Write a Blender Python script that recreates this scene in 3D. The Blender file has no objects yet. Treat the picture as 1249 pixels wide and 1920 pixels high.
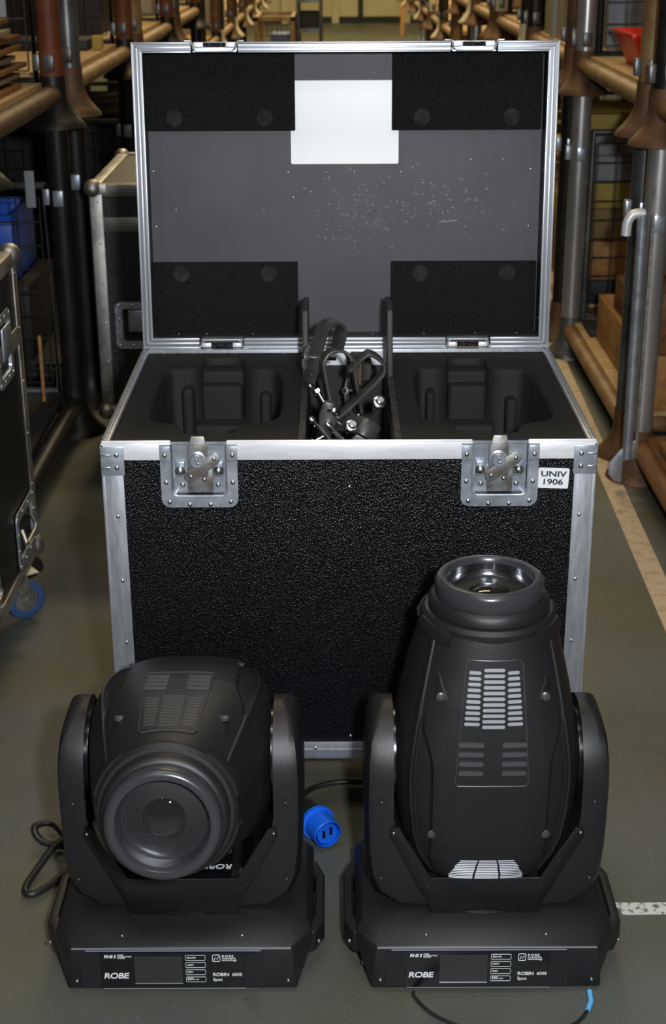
import bpy, math, random
from math import sin, cos, pi, radians as R, sqrt, copysign
from mathutils import Vector, Matrix
random.seed(7)
SC = bpy.context.scene
COL = SC.collection

# ------------------------------------------------------------------ camera
PITCH, YAW, ROLL, CAMH, FPX = 0.3763, -0.0015, -0.0047, 1.5651, 2752.97
def _yaw(v):
    return Vector((cos(YAW)*v[0]+sin(YAW)*v[1], -sin(YAW)*v[0]+cos(YAW)*v[1], v[2]))
F0 = Vector((0, cos(PITCH), -sin(PITCH))); U0 = Vector((0, sin(PITCH), cos(PITCH))); R0 = Vector((1, 0, 0))
rt = _yaw(R0*cos(ROLL)+U0*sin(ROLL)); up = _yaw(U0*cos(ROLL)-R0*sin(ROLL)); fw = _yaw(F0)
cd = bpy.data.cameras.new('camera'); cam = bpy.data.objects.new('camera', cd); COL.objects.link(cam)
cam.matrix_world = Matrix(((rt.x, up.x, -fw.x, 0), (rt.y, up.y, -fw.y, 0), (rt.z, up.z, -fw.z, CAMH), (0, 0, 0, 1)))
cd.sensor_fit = 'VERTICAL'; cd.sensor_height = 36; cd.sensor_width = 36*1249/1920; cd.lens = FPX/1920*36
cd.clip_start = .05; cd.clip_end = 100
cd.dof.use_dof = True; cd.dof.focus_distance = 2.35; cd.dof.aperture_fstop = 9
SC.camera = cam
# ------------------------------------------------------------------ light
SC.view_settings.view_transform = 'Standard'; SC.view_settings.look = 'None'
SC.view_settings.gamma = 1; SC.view_settings.exposure = 0; SC.view_settings.use_curve_mapping = False
w = bpy.data.worlds.new('world'); SC.world = w; w.use_nodes = True
w.node_tree.nodes['Background'].inputs[0].default_value = (.9, .85, .7, 1)
w.node_tree.nodes['Background'].inputs[1].default_value = .03
def lamp(name, kind, loc, power, color, size=.1, rot=(0, 0, 0), size_y=None):
    l = bpy.data.lights.new(name, kind); l.energy = power; l.color = color
    if kind == 'AREA':
        l.size = size
        if size_y: l.shape = 'RECTANGLE'; l.size_y = size_y
    else: l.shadow_soft_size = size
    o = bpy.data.objects.new(name, l); o.location = loc; o.rotation_euler = rot; COL.objects.link(o); return o
lamp('camera_flash', 'POINT', (.16, -.02, 1.66), 235, (.92, .955, 1), .045)
lamp('bay_light', 'AREA', (0, 1.3, 4.6), 42, (1, .93, .80), 2.6, size_y=.6)
for xx in (-1.1, .9): lamp('ceiling_tube', 'AREA', (xx, -1.3, 4.2), 20, (.95, .98, 1), .14, (R(25), 0, 0), 1.2)
for i, yy in enumerate((6.0, 9.5, 13.5, 18, 23)):
    lamp('aisle_light', 'AREA', (0, yy, 4.6), (45, 100, 150, 200, 320)[i], (1, .80, .45), 1.6, size_y=.5)

# ------------------------------------------------------------------ materials
MATS = {}
def mat(name, col, rough=.5, metal=0, spec=.5, var=0, vscale=20, col2=None, mix=None, bump=0, bscale=100, btype='noise',
        trans=0, coat=0, rvar=0, ramp=(.4, .6), detail=4, stretch=None, layers=None):
    m = bpy.data.materials.new(name); m.use_nodes = True; nt = m.node_tree; N = nt.nodes; L = nt.links
    b = N['Principled BSDF']
    b.inputs['Base Color'].default_value = (*col, 1); b.inputs['Roughness'].default_value = rough
    b.inputs['Metallic'].default_value = metal; b.inputs['Specular IOR Level'].default_value = spec
    b.inputs['Transmission Weight'].default_value = trans; b.inputs['Coat Weight'].default_value = coat
    tc = N.new('ShaderNodeTexCoord'); src = tc.outputs['Object']
    if stretch:
        mp = N.new('ShaderNodeMapping'); mp.inputs['Scale'].default_value = stretch; L.new(src, mp.inputs[0]); src = mp.outputs[0]
    cur = None
    def noise(scale, det=4, rgh=.6):
        n = N.new('ShaderNodeTexNoise'); n.inputs['Scale'].default_value = scale; n.inputs['Detail'].default_value = det
        n.inputs['Roughness'].default_value = rgh; L.new(src, n.inputs['Vector']); return n.outputs['Fac']
    def addmix(fac, c2):
        nonlocal cur
        mx = N.new('ShaderNodeMix'); mx.data_type = 'RGBA'; L.new(fac, mx.inputs[0])
        if cur is None: mx.inputs[6].default_value = (*col, 1)
        else: L.new(cur, mx.inputs[6])
        mx.inputs[7].default_value = (*c2, 1); cur = mx.outputs[2]
    lay = list(layers or [])
    if col2: lay.insert(0, (col2, vscale, ramp, detail))
    for c2, sc_, rp, det in lay:
        r = N.new('ShaderNodeMapRange'); r.inputs[1].default_value = rp[0]; r.inputs[2].default_value = rp[1]
        L.new(noise(sc_, det), r.inputs[0]); addmix(r.outputs[0], c2)
    if cur is not None: L.new(cur, b.inputs['Base Color'])
    if rvar:
        r = N.new('ShaderNodeMapRange'); r.inputs[3].default_value = max(.02, rough-rvar); r.inputs[4].default_value = rough+rvar
        r.inputs[1].default_value = .3; r.inputs[2].default_value = .7
        L.new(noise(vscale*1.7), r.inputs[0]); L.new(r.outputs[0], b.inputs['Roughness'])
    if bump:
        bp = N.new('ShaderNodeBump'); bp.inputs['Strength'].default_value = bump; bp.inputs['Distance'].default_value = .002
        if btype == 'noise': L.new(noise(bscale, 2), bp.inputs['Height'])
        else:
            v = N.new('ShaderNodeTexVoronoi'); v.inputs['Scale'].default_value = bscale; L.new(src, v.inputs['Vector'])
            L.new(v.outputs['Distance'], bp.inputs['Height'])
        L.new(bp.outputs[0], b.inputs['Normal'])
    MATS[name] = m; return m
M = MATS
mat('laminate', (.0035, .0035, .0048), .30, bump=.65, bscale=330, btype='vor', spec=.27)
mat('laminate_far', (.008, .008, .009), .4, bump=.6, bscale=300, btype='vor')
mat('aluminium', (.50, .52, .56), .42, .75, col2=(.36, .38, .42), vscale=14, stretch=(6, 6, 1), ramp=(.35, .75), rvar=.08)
mat('rim_grey', (.20, .21, .23), .34, .6)  # darker copy of the rim aluminium, for its shadowed grooves
mat('rim_bead', (.62, .64, .67), .35, .6)  # lighter copy of the rim metal, painting the highlights on its ribs
mat('trim_gloss', (.30, .32, .36), .28, .5)  # light tone that paints the flash glint along edges
mat('teardrop', (.006, .006, .006), .5)  # shade of the screw recess, put into a dark colour
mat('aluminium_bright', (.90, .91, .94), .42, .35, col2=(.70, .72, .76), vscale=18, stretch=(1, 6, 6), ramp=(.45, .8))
mat('alu_old', (.55, .53, .50), .5, 1, col2=(.33, .32, .30), vscale=12)
mat('zinc', (.50, .54, .59), .36, .65, col2=(.36, .40, .47), vscale=30, rvar=.1)
mat('zinc_dull', (.38, .38, .38), .45, .8, col2=(.24, .22, .20), vscale=45, rvar=.1)
mat('rivet_metal', (.80, .81, .83), .25, 1)
mat('rivet_dark', (.08, .08, .09), .4, .8)
mat('foam', (.015, .0145, .0138), .72, bump=.25, bscale=500, spec=.3)
mat('foam_pad', (.009, .009, .0088), .95, bump=.5, bscale=700, col2=(.015, .015, .014), vscale=260, spec=.15)
mat('liner', (.060, .060, .072), .50, col2=(.049, .049, .058), vscale=6, spec=.4,
    layers=[((.12, .12, .13), 26, (.70, .80), 6)])
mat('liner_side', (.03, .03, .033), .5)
mat('divider', (.016, .015, .014), .5, bump=.2, bscale=300)
mat('ply_edge', (.050, .047, .043), .7, col2=(.02, .018, .016), vscale=60)
mat('paper', (.93, .94, .93), .35)
mat('sticker', (.80, .82, .84), .5)
mat('ink', (.02, .02, .025), .6)
mat('white_print', (.75, .78, .80), .5)
mat('fixture', (.0115, .0115, .0130), .42, bump=.18, bscale=900, spec=.5)
mat('fixture_dark', (.0045, .0045, .005), .40, bump=.1, bscale=900)
mat('fixture_line', (.055, .055, .06), .35)
mat('gloss_black', (.005, .005, .006), .22, spec=.6)
mat('rubber', (.022, .022, .023), .42, bump=.1, bscale=400)
mat('lens_ring', (.035, .035, .040), .26, spec=.6)
mat('reflector', (.62, .63, .68), .14, 1)
mat('screw_grey', (.10, .10, .10), .35, .6)
mat('tube_black', (.006, .006, .007), .3)
mat('glass', (.96, .98, 1), .02, trans=1)
mat('slot_metal', (.34, .35, .38), .45, .25)  # slot metal as the flash lights it, on the right-hand light
mat('slot_dull', (.045, .045, .045), .5)  # same slots painted darker, as they look unlit on the left-hand light
mat('screen', (.030, .030, .030), .35)
mat('blue_plastic', (.006, .12, .75), .38)
mat('blue_dark', (.01, .055, .42), .45)
mat('blue_tyre', (.03, .08, .20), .6)
mat('cable', (.012, .012, .012), .45)
mat('lightblue', (.12, .42, .75), .5)
mat('clamp_steel', (.055, .053, .05), .38, .25, col2=(.085, .08, .075), vscale=30, rvar=.1)
mat('black_steel', (.010, .010, .010), .35, .3)
mat('bolt', (.80, .80, .80), .2, 1)
mat('brass', (.30, .20, .07), .5, .3)
mat('floor', (.098, .104, .092), .50, col2=(.066, .071, .061), vscale=1.6, ramp=(.35, .65), bump=.15, bscale=60, rvar=.10,
    layers=[((.085, .074, .034), 1.3, (.45, .66), 3), ((.16, .16, .145), 150, (.66, .74), 2), ((.05, .05, .045), 5, (.62, .74), 5)])
mat('line_paint', (.56, .43, .29), .6, col2=(.32, .24, .15), vscale=30, ramp=(.5, .7), bump=.2, bscale=50)
mat('white_paint', (.60, .60, .57), .6, col2=(.13, .13, .12), vscale=90, ramp=(.50, .60))
mat('steel_bright', (.55, .55, .54), .32, .7, col2=(.28, .27, .26), vscale=5, ramp=(.45, .7), rvar=.08, stretch=(1, 1, .3),
    layers=[((.16, .07, .03), 9, (.60, .70), 5)])
mat('steel_grey', (.20, .21, .21), .36, .6, col2=(.09, .09, .085), vscale=5, layers=[((.14, .06, .02), 9, (.62, .72), 5)])
mat('steel_dark', (.022, .022, .020), .45, .5, col2=(.05, .04, .03), vscale=8, ramp=(.5, .7))
mat('rust_red', (.20, .055, .020), .6, .2, col2=(.12, .035, .015), vscale=7, layers=[((.34, .20, .08), 4, (.58, .7), 4)])
mat('rust_tan', (.30, .20, .085), .6, .2, col2=(.22, .11, .04), vscale=6, layers=[((.16, .07, .03), 11, (.58, .70), 5)])
mat('rust_brown', (.15, .075, .035), .6, .3, col2=(.09, .05, .03), vscale=10, layers=[((.28, .15, .05), 6, (.6, .72), 5)])
mat('plywood', (.62, .42, .21), .7, col2=(.50, .32, .15), vscale=5, stretch=(1, 6, 6))
mat('wood_brown', (.30, .13, .045), .6, col2=(.20, .085, .03), vscale=5, stretch=(6, 1, 6))
mat('wood_orange', (.48, .24, .06), .6, col2=(.36, .17, .05), vscale=5, stretch=(6, 1, 6))
mat('cardboard', (.36, .23, .10), .8, col2=(.30, .19, .08), vscale=4)
mat('yellow_box', (.46, .33, .07), .7)
mat('grey_box', (.30, .31, .33), .7)
mat('dark_box', (.014, .014, .015), .6)
mat('cream', (.62, .56, .38), .6, col2=(.52, .47, .31), vscale=3)
mat('cream_wall', (.58, .52, .30), .7, col2=(.50, .45, .26), vscale=2)
mat('grey_green', (.10, .11, .09), .7)
mat('dark_wall', (.035, .030, .022), .9)
mat('red_plastic', (.80, .03, .012), .4)
mat('pink', (.55, .28, .22), .6)
mat('strip_cream', (.50, .42, .26), .6)
mat('strip_orange', (.42, .20, .06), .5, col2=(.16, .07, .02), vscale=160, ramp=(.45, .55))

# ------------------------------------------------------------------ mesh helpers
class MB:
    def __init__(s): s.v = []; s.f = []
    def add(s, vs, fs, T=None):
        n = len(s.v); s.v += [tuple(T @ Vector(p)) if T is not None else tuple(p) for p in vs]
        s.f += [tuple(i+n for i in f) for f in fs]; return s
    def box(s, x0, x1, y0, y1, z0, z1, T=None):
        vs = [(x, y, z) for z in (z0, z1) for y in (y0, y1) for x in (x0, x1)]
        return s.add(vs, [(0, 2, 3, 1), (4, 5, 7, 6), (0, 1, 5, 4), (2, 6, 7, 3), (0, 4, 6, 2), (1, 3, 7, 5)], T)
    def prism(s, pts, a, b, axis='y', T=None):
        """polygon pts extruded between a and b along axis"""
        def P(p, h): return {'y': (p[0], h, p[1]), 'z': (p[0], p[1], h), 'x': (h, p[0], p[1])}[axis]
        n = len(pts); vs = [P(p, a) for p in pts]+[P(p, b) for p in pts]
        fs = [tuple(range(n-1, -1, -1)), tuple(range(n, 2*n))]+[(i, (i+1) % n, n+(i+1) % n, n+i) for i in range(n)]
        return s.add(vs, fs, T)
    def loft(s, rings, caps=True, closed=True, T=None):
        n = len(rings[0]); vs = [p for r in rings for p in r]; fs = []
        for k in range(len(rings)-1):
            for i in range(n if closed else n-1):
                j = (i+1) % n; fs.append((k*n+i, k*n+j, (k+1)*n+j, (k+1)*n+i))
        if caps and closed:
            fs.append(tuple(range(n-1, -1, -1))); fs.append(tuple((len(rings)-1)*n+i for i in range(n)))
        return s.add(vs, fs, T)
    def lathe(s, prof, n=32, T=None, caps=True):
        return s.loft([[(r*cos(2*pi*i/n), r*sin(2*pi*i/n), z) for i in range(n)] for r, z in prof], caps, True, T)
    def cyl(s, p0, p1, r, n=16, r2=None):
        p0 = Vector(p0); p1 = Vector(p1); d = p1-p0; q = d.to_track_quat('Z', 'Y').to_matrix().to_4x4(); q.translation = p0
        return s.lathe([(r, 0), (r2 if r2 is not None else r, d.length)], n, q)
    def tube(s, pts, r, n=10):
        P = [Vector(p) for p in pts]; rings = []; up_ = None
        for i, p in enumerate(P):
            d = (P[min(i+1, len(P)-1)]-P[max(i-1, 0)]).normalized()
            if up_ is None: up_ = Vector((0, 0, 1)) if abs(d.z) < .9 else Vector((1, 0, 0))
            a = d.cross(up_).normalized(); b = a.cross(d).normalized(); up_ = b
            rings.append([tuple(p+a*r*cos(2*pi*k/n)+b*r*sin(2*pi*k/n)) for k in range(n)])
        return s.loft(rings)
    def ball(s, c, r, n=12, flat=1, T=None):
        rings = [[(c[0]+r*sin(a)*cos(2*pi*i/n), c[1]+r*sin(a)*sin(2*pi*i/n), c[2]+flat*r*cos(a)) for i in range(n)]
                 for a in [pi*(.02+.96*k/8) for k in range(9)]]
        return s.loft(rings, T=T)
    def build(s, name, m, parent=None, bevel=0, smooth=40, seg=2, loc=None):
        me = bpy.data.meshes.new(name); me.from_pydata(s.v, [], s.f); me.update()
        import bmesh
        bm = bmesh.new(); bm.from_mesh(me); bmesh.ops.recalc_face_normals(bm, faces=bm.faces)
        if bevel:
            es = [e for e in bm.edges if len(e.link_faces) == 2 and e.calc_face_angle(0) > R(28)]
            bmesh.ops.bevel(bm, geom=es, offset=bevel, segments=seg, affect='EDGES', profile=.5, clamp_overlap=True)
        bm.to_mesh(me); bm.free()
        for p in me.polygons: p.use_smooth = True
        me.set_sharp_from_angle(angle=R(smooth))
        me.materials.append(M[m] if isinstance(m, str) else m)
        o = bpy.data.objects.new(name, me); COL.objects.link(o)
        if parent: o.parent = parent
        if loc: o.location = loc
        return o
def obj(name, mesh, parent=None, loc=(0, 0, 0), rot=(0, 0, 0), scale=(1, 1, 1)):
    o = bpy.data.objects.new(name, mesh); COL.objects.link(o); o.location = loc; o.rotation_euler = rot; o.scale = scale
    if parent: o.parent = parent
    return o
def tag(o, label, cat, group=None, kind=None):
    if label: o['label'] = label
    if cat: o['category'] = cat
    if group: o['group'] = group
    if kind: o['kind'] = kind
    return o
def empty(name, loc=(0, 0, 0), rz=0):
    o = bpy.data.objects.new(name, None); COL.objects.link(o); o.location = loc; o.rotation_euler = (0, 0, rz)
    o.empty_display_size = .05; return o
def copy_tree(o, parent=None):
    c = o.copy(); COL.objects.link(c); c.parent = parent
    for ch in list(o.children): copy_tree(ch, c)
    return c
def struct(o): o['kind'] = 'structure'; return o
def text(name, s, m, size, loc, rot, parent, bold=0, xs=1, depth=.0002, align='LEFT', shear=0, spacing=1):
    cu = bpy.data.curves.new(name, 'FONT'); cu.body = s; cu.size = 1; cu.extrude = depth/size
    cu.align_x = align; cu.align_y = 'CENTER'; cu.shear = shear; cu.space_line = .8; cu.space_character = spacing
    cu.offset = min(.022, bold/size*.6)
    t = bpy.data.objects.new(name, cu); COL.objects.link(t)
    dg = bpy.context.evaluated_depsgraph_get(); me = bpy.data.meshes.new_from_object(t.evaluated_get(dg))
    bpy.data.objects.remove(t); me.name = name; me.materials.clear(); me.materials.append(M[m])
    me.transform(Matrix.Diagonal((size*xs, size, size, 1)))
    return obj(name, me, parent, loc, rot)
def rr(x0, x1, z0, z1, r, n=5, corners=(1, 1, 1, 1)):
    """rounded rectangle outline, corners order: bl, br, tr, tl"""
    pts = []
    for (cx, cz, a0, k) in ((x0, z0, pi, 0), (x1, z0, 1.5*pi, 1), (x1, z1, 0, 2), (x0, z1, .5*pi, 3)):
        if not corners[k]: pts.append((cx, cz)); continue
        ox = cx+r if cx == x0 else cx-r; oz = cz+r if cz == z0 else cz-r
        for i in range(n+1):
            a = a0+.5*pi*i/n; pts.append((ox+r*cos(a), oz+r*sin(a)))
    return pts
def smoothpath(pts, n=8):
    P = [Vector(p) for p in pts]; P = [P[0]]+P+[P[-1]]; out = []
    for i in range(1, len(P)-2):
        for k in range(n):
            t = k/n; a, b, c, d = P[i-1], P[i], P[i+1], P[i+2]
            out.append(.5*((2*b)+(c-a)*t+(2*a-5*b+4*c-d)*t*t+(3*b-a-3*c+d)*t**3))
    out.append(P[-2]); return [tuple(p) for p in out]
_m = MB().ball((0, 0, 0), .0042, 10, .55)
rivet_src = _m.build('rivet', 'rivet_metal'); RIV = rivet_src.data; bpy.data.objects.remove(rivet_src)
_m = MB().ball((0, 0, 0), .0042, 10, .55); _m.box(-.0011, .0011, -.0011, .0011, .0018, .0027)
def rivets(parent, pts, s=1.0, rot=(R(90), 0, 0)):
    for p in pts: obj('rivet', RIV, parent, p, rot, (s, s, s))

# ------------------------------------------------------------------ setting
fl = MB().add([(-5, -1.5, 0), (5, -1.5, 0), (5, 30, 0), (-5, 30, 0)], [(0, 1, 2, 3)]).build('floor', 'floor'); struct(fl)
def slab(name, pts, m, h=.0012):
    return MB().prism(pts, .0002, h, 'z').build(name, m)
struct(slab('trim_1', [(.772, 2.3), (.832, 2.3), (1.03, 11.0), (.97, 11.0)], 'line_paint'))
struct(slab('trim_2', [(.478, 2.114), (.70, 2.114), (.70, 2.083), (.489, 2.081)], 'white_paint'))
wb = MB(); wb.box(-5, 5, 28.6, 28.8, 0, 5)
struct(wb.build('wall_back', 'cream_wall'))
wb = MB(); wb.box(-5, 5, 28.57, 28.6, 0, .11); struct(wb.build('baseboard_back', 'steel_dark'))
for i, (a, b) in enumerate(((-.02, .11), (-.95, -.82), (1.30, 1.42))):
    struct(MB().box(a, b, 28.45, 28.565, 0, 4.6).build('trim_%d' % (3+i), 'cream_wall'))
struct(MB().box(.46, .55, 28.5, 28.565, 0, 3.2).build('trim_6', 'steel_dark'))
struct(MB().box(-5.1, -5, -1.5, 28.8, 0, 5).build('wall_left', 'dark_wall'))
struct(MB().box(5, 5.1, -1.5, 28.8, 0, 5).build('wall_right', 'dark_wall'))

# ------------------------------------------------------------------ open flight case
CX, CY, CW, CL, CZ0, CZ1 = .0241, 2.380, .850, .613, .130, .750
fc = empty('flight_case', (CX, CY, 0))
tag(fc, 'large open black flight case with raised lid, standing behind the two stage lights', 'flight case')
hw = CW/2; W_ = .036
LT = (-.2580, .2600); q = .0470; zb = CZ1-.092
MB().prism([(-hw+.004, CZ0+.004), (hw-.004, CZ0+.004), (hw-.004, CZ1-.004), (LT[1]+q, CZ1-.004), (LT[1]+q, zb), (LT[1]-q, zb), (LT[1]-q, CZ1-.004),
            (LT[0]+q, CZ1-.004), (LT[0]+q, zb), (LT[0]-q, zb), (LT[0]-q, CZ1-.004), (-hw+.004, CZ1-.004)], .003, .0125).build('front_panel', 'laminate', fc)
MB().box(-hw+.004, hw-.004, CL-.014, CL-.003, CZ0+.004, CZ1-.004).build('back_panel', 'laminate', fc)
for s in (-1, 1):
    a, b = sorted((s*(hw-.003), s*(hw-.014)))
    MB().box(a, b, .014, CL-.014, CZ0+.004, CZ1-.004).build('side_panel', 'laminate', fc)
MB().box(-hw+.014, hw-.014, .014, CL-.014, CZ0+.003, CZ0+.014).build('bottom_panel', 'divider', fc)
for sx in (-1, 1):            # corner angle extrusions
    for y, sy in ((0, 1), (CL, -1)):
        m = MB(); x = sx*hw
        m.box(*sorted((x, x-sx*W_)), *sorted((y, y+sy*.003)), CZ0, CZ1)
        m.box(*sorted((x, x-sx*.003)), *sorted((y, y+sy*W_)), CZ0, CZ1)
        m.box(*sorted((x+sx*.0015, x-sx*.004)), *sorted((y-sy*.0015, y+sy*.004)), CZ0, CZ1)
        m.build('corner_extrusion', 'aluminium', fc, .0007)
for y, sy in ((0, 1), (CL, -1)):
    m = MB(); m.box(-hw+W_, hw-W_, *sorted((y, y+sy*.003)), CZ0, CZ0+.035)
    m.box(-hw+W_, hw-W_, *sorted((y-sy*.0012, y)), CZ0+.016, CZ0+.021)
    m.build('bottom_rail', 'aluminium', fc, .0006)
for sx in (-1, 1):
    x = sx*hw
    MB().box(*sorted((x, x-sx*.003)), W_, CL-W_, CZ0, CZ0+.035).build('bottom_rail', 'aluminium', fc, .0006)
# top rails
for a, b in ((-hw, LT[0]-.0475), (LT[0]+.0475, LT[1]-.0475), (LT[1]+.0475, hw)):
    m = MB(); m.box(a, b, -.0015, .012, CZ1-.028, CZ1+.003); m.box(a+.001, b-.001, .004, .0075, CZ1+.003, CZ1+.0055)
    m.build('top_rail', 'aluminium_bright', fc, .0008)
m = MB(); m.box(-hw, hw, CL-.012, CL+.0015, CZ1-.028, CZ1+.003); m.build('top_rail', 'aluminium', fc, .0008)
for sx in (-1, 1):
    x = sx*hw
    m = MB(); m.box(*sorted((x+sx*.0015, x-sx*.013)), .012, CL-.012, CZ1-.028, CZ1+.003)
    m.box(*sorted((x-sx*.004, x-sx*.0075)), .012, CL-.012, CZ1+.003, CZ1+.006)
    m.build('top_rail', 'aluminium', fc, .0008)
# corner brackets
for sx in (-1, 1):
    m = MB(); x = sx*(hw+.002)
    m.box(*sorted((x, x-sx*.041)), -.0035, -.0015, CZ1-.055, CZ1-.003)
    m.box(*sorted((x, x-sx*.002)), -.0035, .040, CZ1-.055, CZ1-.003)
    br = m.build('corner_bracket', 'zinc', fc, .0008)
    for z in (CZ1-.018, CZ1-.041):
        MB().box(*sorted((x, x-sx*.017)), -.005, -.003, z-.0018, z+.0018).build('rib', 'rivet_metal', br, .0008)
        obj('rivet', RIV, br, (sx*(hw-.026), -.0038, z), (R(90), 0, 0), (1.05,)*3)
rivets(fc, [(.001, -.0002+.002, .671), (.003, .002, .177), (-.062, -.0015, .153)], .8)
for k, z in enumerate((.618, .495, .373, .25)):
    rivets(fc, [(-.4025+.0005*k, -.0005, z), (.4015, -.0005, z)], .85)
# floating latches in dishes
def latch(x, kind):
    lt = MB()
    zt = CZ1+.001; out = rr(-.0665, .0665, zt-.115, zt, .016, 6, (1, 1, 0, 0)); inn = rr(-.0475, .0475, zt-.094, zt, .010, 6, (1, 1, 0, 0))
    n = len(out); y0, y1 = -.0042, -.0022
    vs = [(p[0], y, p[1]) for y in (y0, y1) for p in out]+[(p[0], y, p[1]) for y in (y0, .0120) for p in inn]
    fs = []
    for i in range(n):
        j = (i+1) % n
        if i != n-2: fs += [(i, j, 2*n+j, 2*n+i)]
        fs += [(i, n+i, n+j, j)]
        if i != n-2: fs += [(2*n+i, 2*n+j, 3*n+j, 3*n+i)]
    fs.append(tuple(3*n+i for i in range(n)))
    lt.add(vs, fs)
    lo = lt.build('butterfly_latch', 'zinc', fc, smooth=35); lo.location = (x, 0, 0)
    rim = MB().tube([(p[0]*1.01, -.0045, p[1]) for p in inn[-1:]+inn[:-1]], .0013, 6).build('rim_bead', 'zinc', lo)
    for sx in (-1, 1):
        MB().box(*sorted((sx*.0665, sx*.0485)), -.0062, -.0040, zt-.031, zt-.003).build('mounting_tab', 'zinc', lo, .0006)
        obj('rivet', RIV, lo, (sx*.058, -.0065, zt-.019), (R(90), 0, 0))
        for px, pz in ((.0575, .069), (.053, .105), (.018, .110)): obj('rivet', RIV, lo, (sx*px, -.0045, zt-pz), (R(90), 0, 0))
        m = MB(); m.box(sx*.033-.008, sx*.033+.008, .004, .0119, zt-.062, zt-.034); m.build('spring_clip', 'zinc', lo, .002)
        m = MB(); m.lathe([(.0085, 0), (.0085, .003), (.006, .006), (.003, .008)], 16, Matrix.Translation((sx*.033, .004, zt-.050)) @ Matrix.Rotation(R(90), 4, 'X')); m.build('bolt_head', 'rivet_metal', lo)
        obj('rivet', RIV, lo, (sx*.031, .0115, zt-.079), (R(90), 0, 0), (1.15,)*3)
    m = MB().box(-.021, .023, .004, .0119, zt-.090, zt-.045); m.build('latch_box', 'zinc_dull', lo, .0015)
    m = MB().prism([(-.019, zt-.060), (-.019, zt-.008), (-.012, zt+.013), (.010, zt+.013), (.015, zt-.008), (.015, zt-.060)], .000, .004)
    m.build('hasp_hook', 'zinc_dull', lo, .0008)
    m = MB(); T = Matrix.Translation((-.003, .001, zt-.029)) @ Matrix.Rotation(R(90), 4, 'X')
    m.lathe([(.0155, 0), (.0155, .002), (.012, .0035), (.012, .010), (.0105, .0115)], 20, T); m.build('pivot_boss', 'zinc', lo)
    for q in (-.0035, .0035):
        obj('rivet', RIV, lo, (-.002+q*.4, -.0108, zt-.029-q), (R(90), 0, 0), (.55,)*3)
    a = R(38); m = MB(); pts = []
    for i in range(9): t = pi/2+pi*i/8; pts.append((-.026+.011*cos(t), .011*sin(t)))
    for i in range(9): t = -pi/2+pi*i/8; pts.append((.026+.011*cos(t), .011*sin(t)))
    T = Matrix.Translation((.006, -.001, zt-.042)) @ Matrix.Rotation(-a, 4, 'Y')
    m.prism(pts, -.0035, -.001, 'y', T); m.build('butterfly_wing', 'zinc_dull', lo, .0007)
    for q in (-.026, .026):
        c = T @ Vector((q, -.0045, 0)); obj('rivet', RIV, lo, c, (R(90), 0, 0), (.9,)*3)
    obj('rivet', RIV, lo, (.008, .002, zt-.066), (R(90), 0, 0), (1.1,)*3)
    return lo
latch(-.2580, 0); latch(.2600, 1)
# asset sticker
st = MB().prism(rr(-.0268, .0268, -.0185, .0185, .003), -.0004, .0008).build('asset_sticker', 'sticker', fc)
st.location = (.3535, .0015, .6855); st.rotation_euler = (0, R(2.2), 0)
text('lettering', 'UNIV', 'ink', .0140, (-.0225, -.0008, .0074), (R(90), 0, 0), st, .0005, 1.36)
text('lettering', '1906', 'ink', .0140, (-.0200, -.0008, -.0072), (R(90), 0, 0), st, .0005, 1.34)
# dividers
for x in (-.0815, .0855):
    m = MB().prism([(.016, .148), (.016, .752), (.396, .752), (.425, .80), (.450, .872), (.468, .882), (.585, .868), (.597, .75), (.597, .148)], x-.0055, x+.0055, 'x')
    d = m.build('divider', 'divider', fc, .001)
    MB().box(x-.0058, x+.0058, .015, .396, .7515, .7535).build('bare_edge', 'ply_edge', d)
    MB().box(x-.0058, x+.0058, .0145, .0162, .148, .7535).build('bare_edge', 'ply_edge', d)
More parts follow.
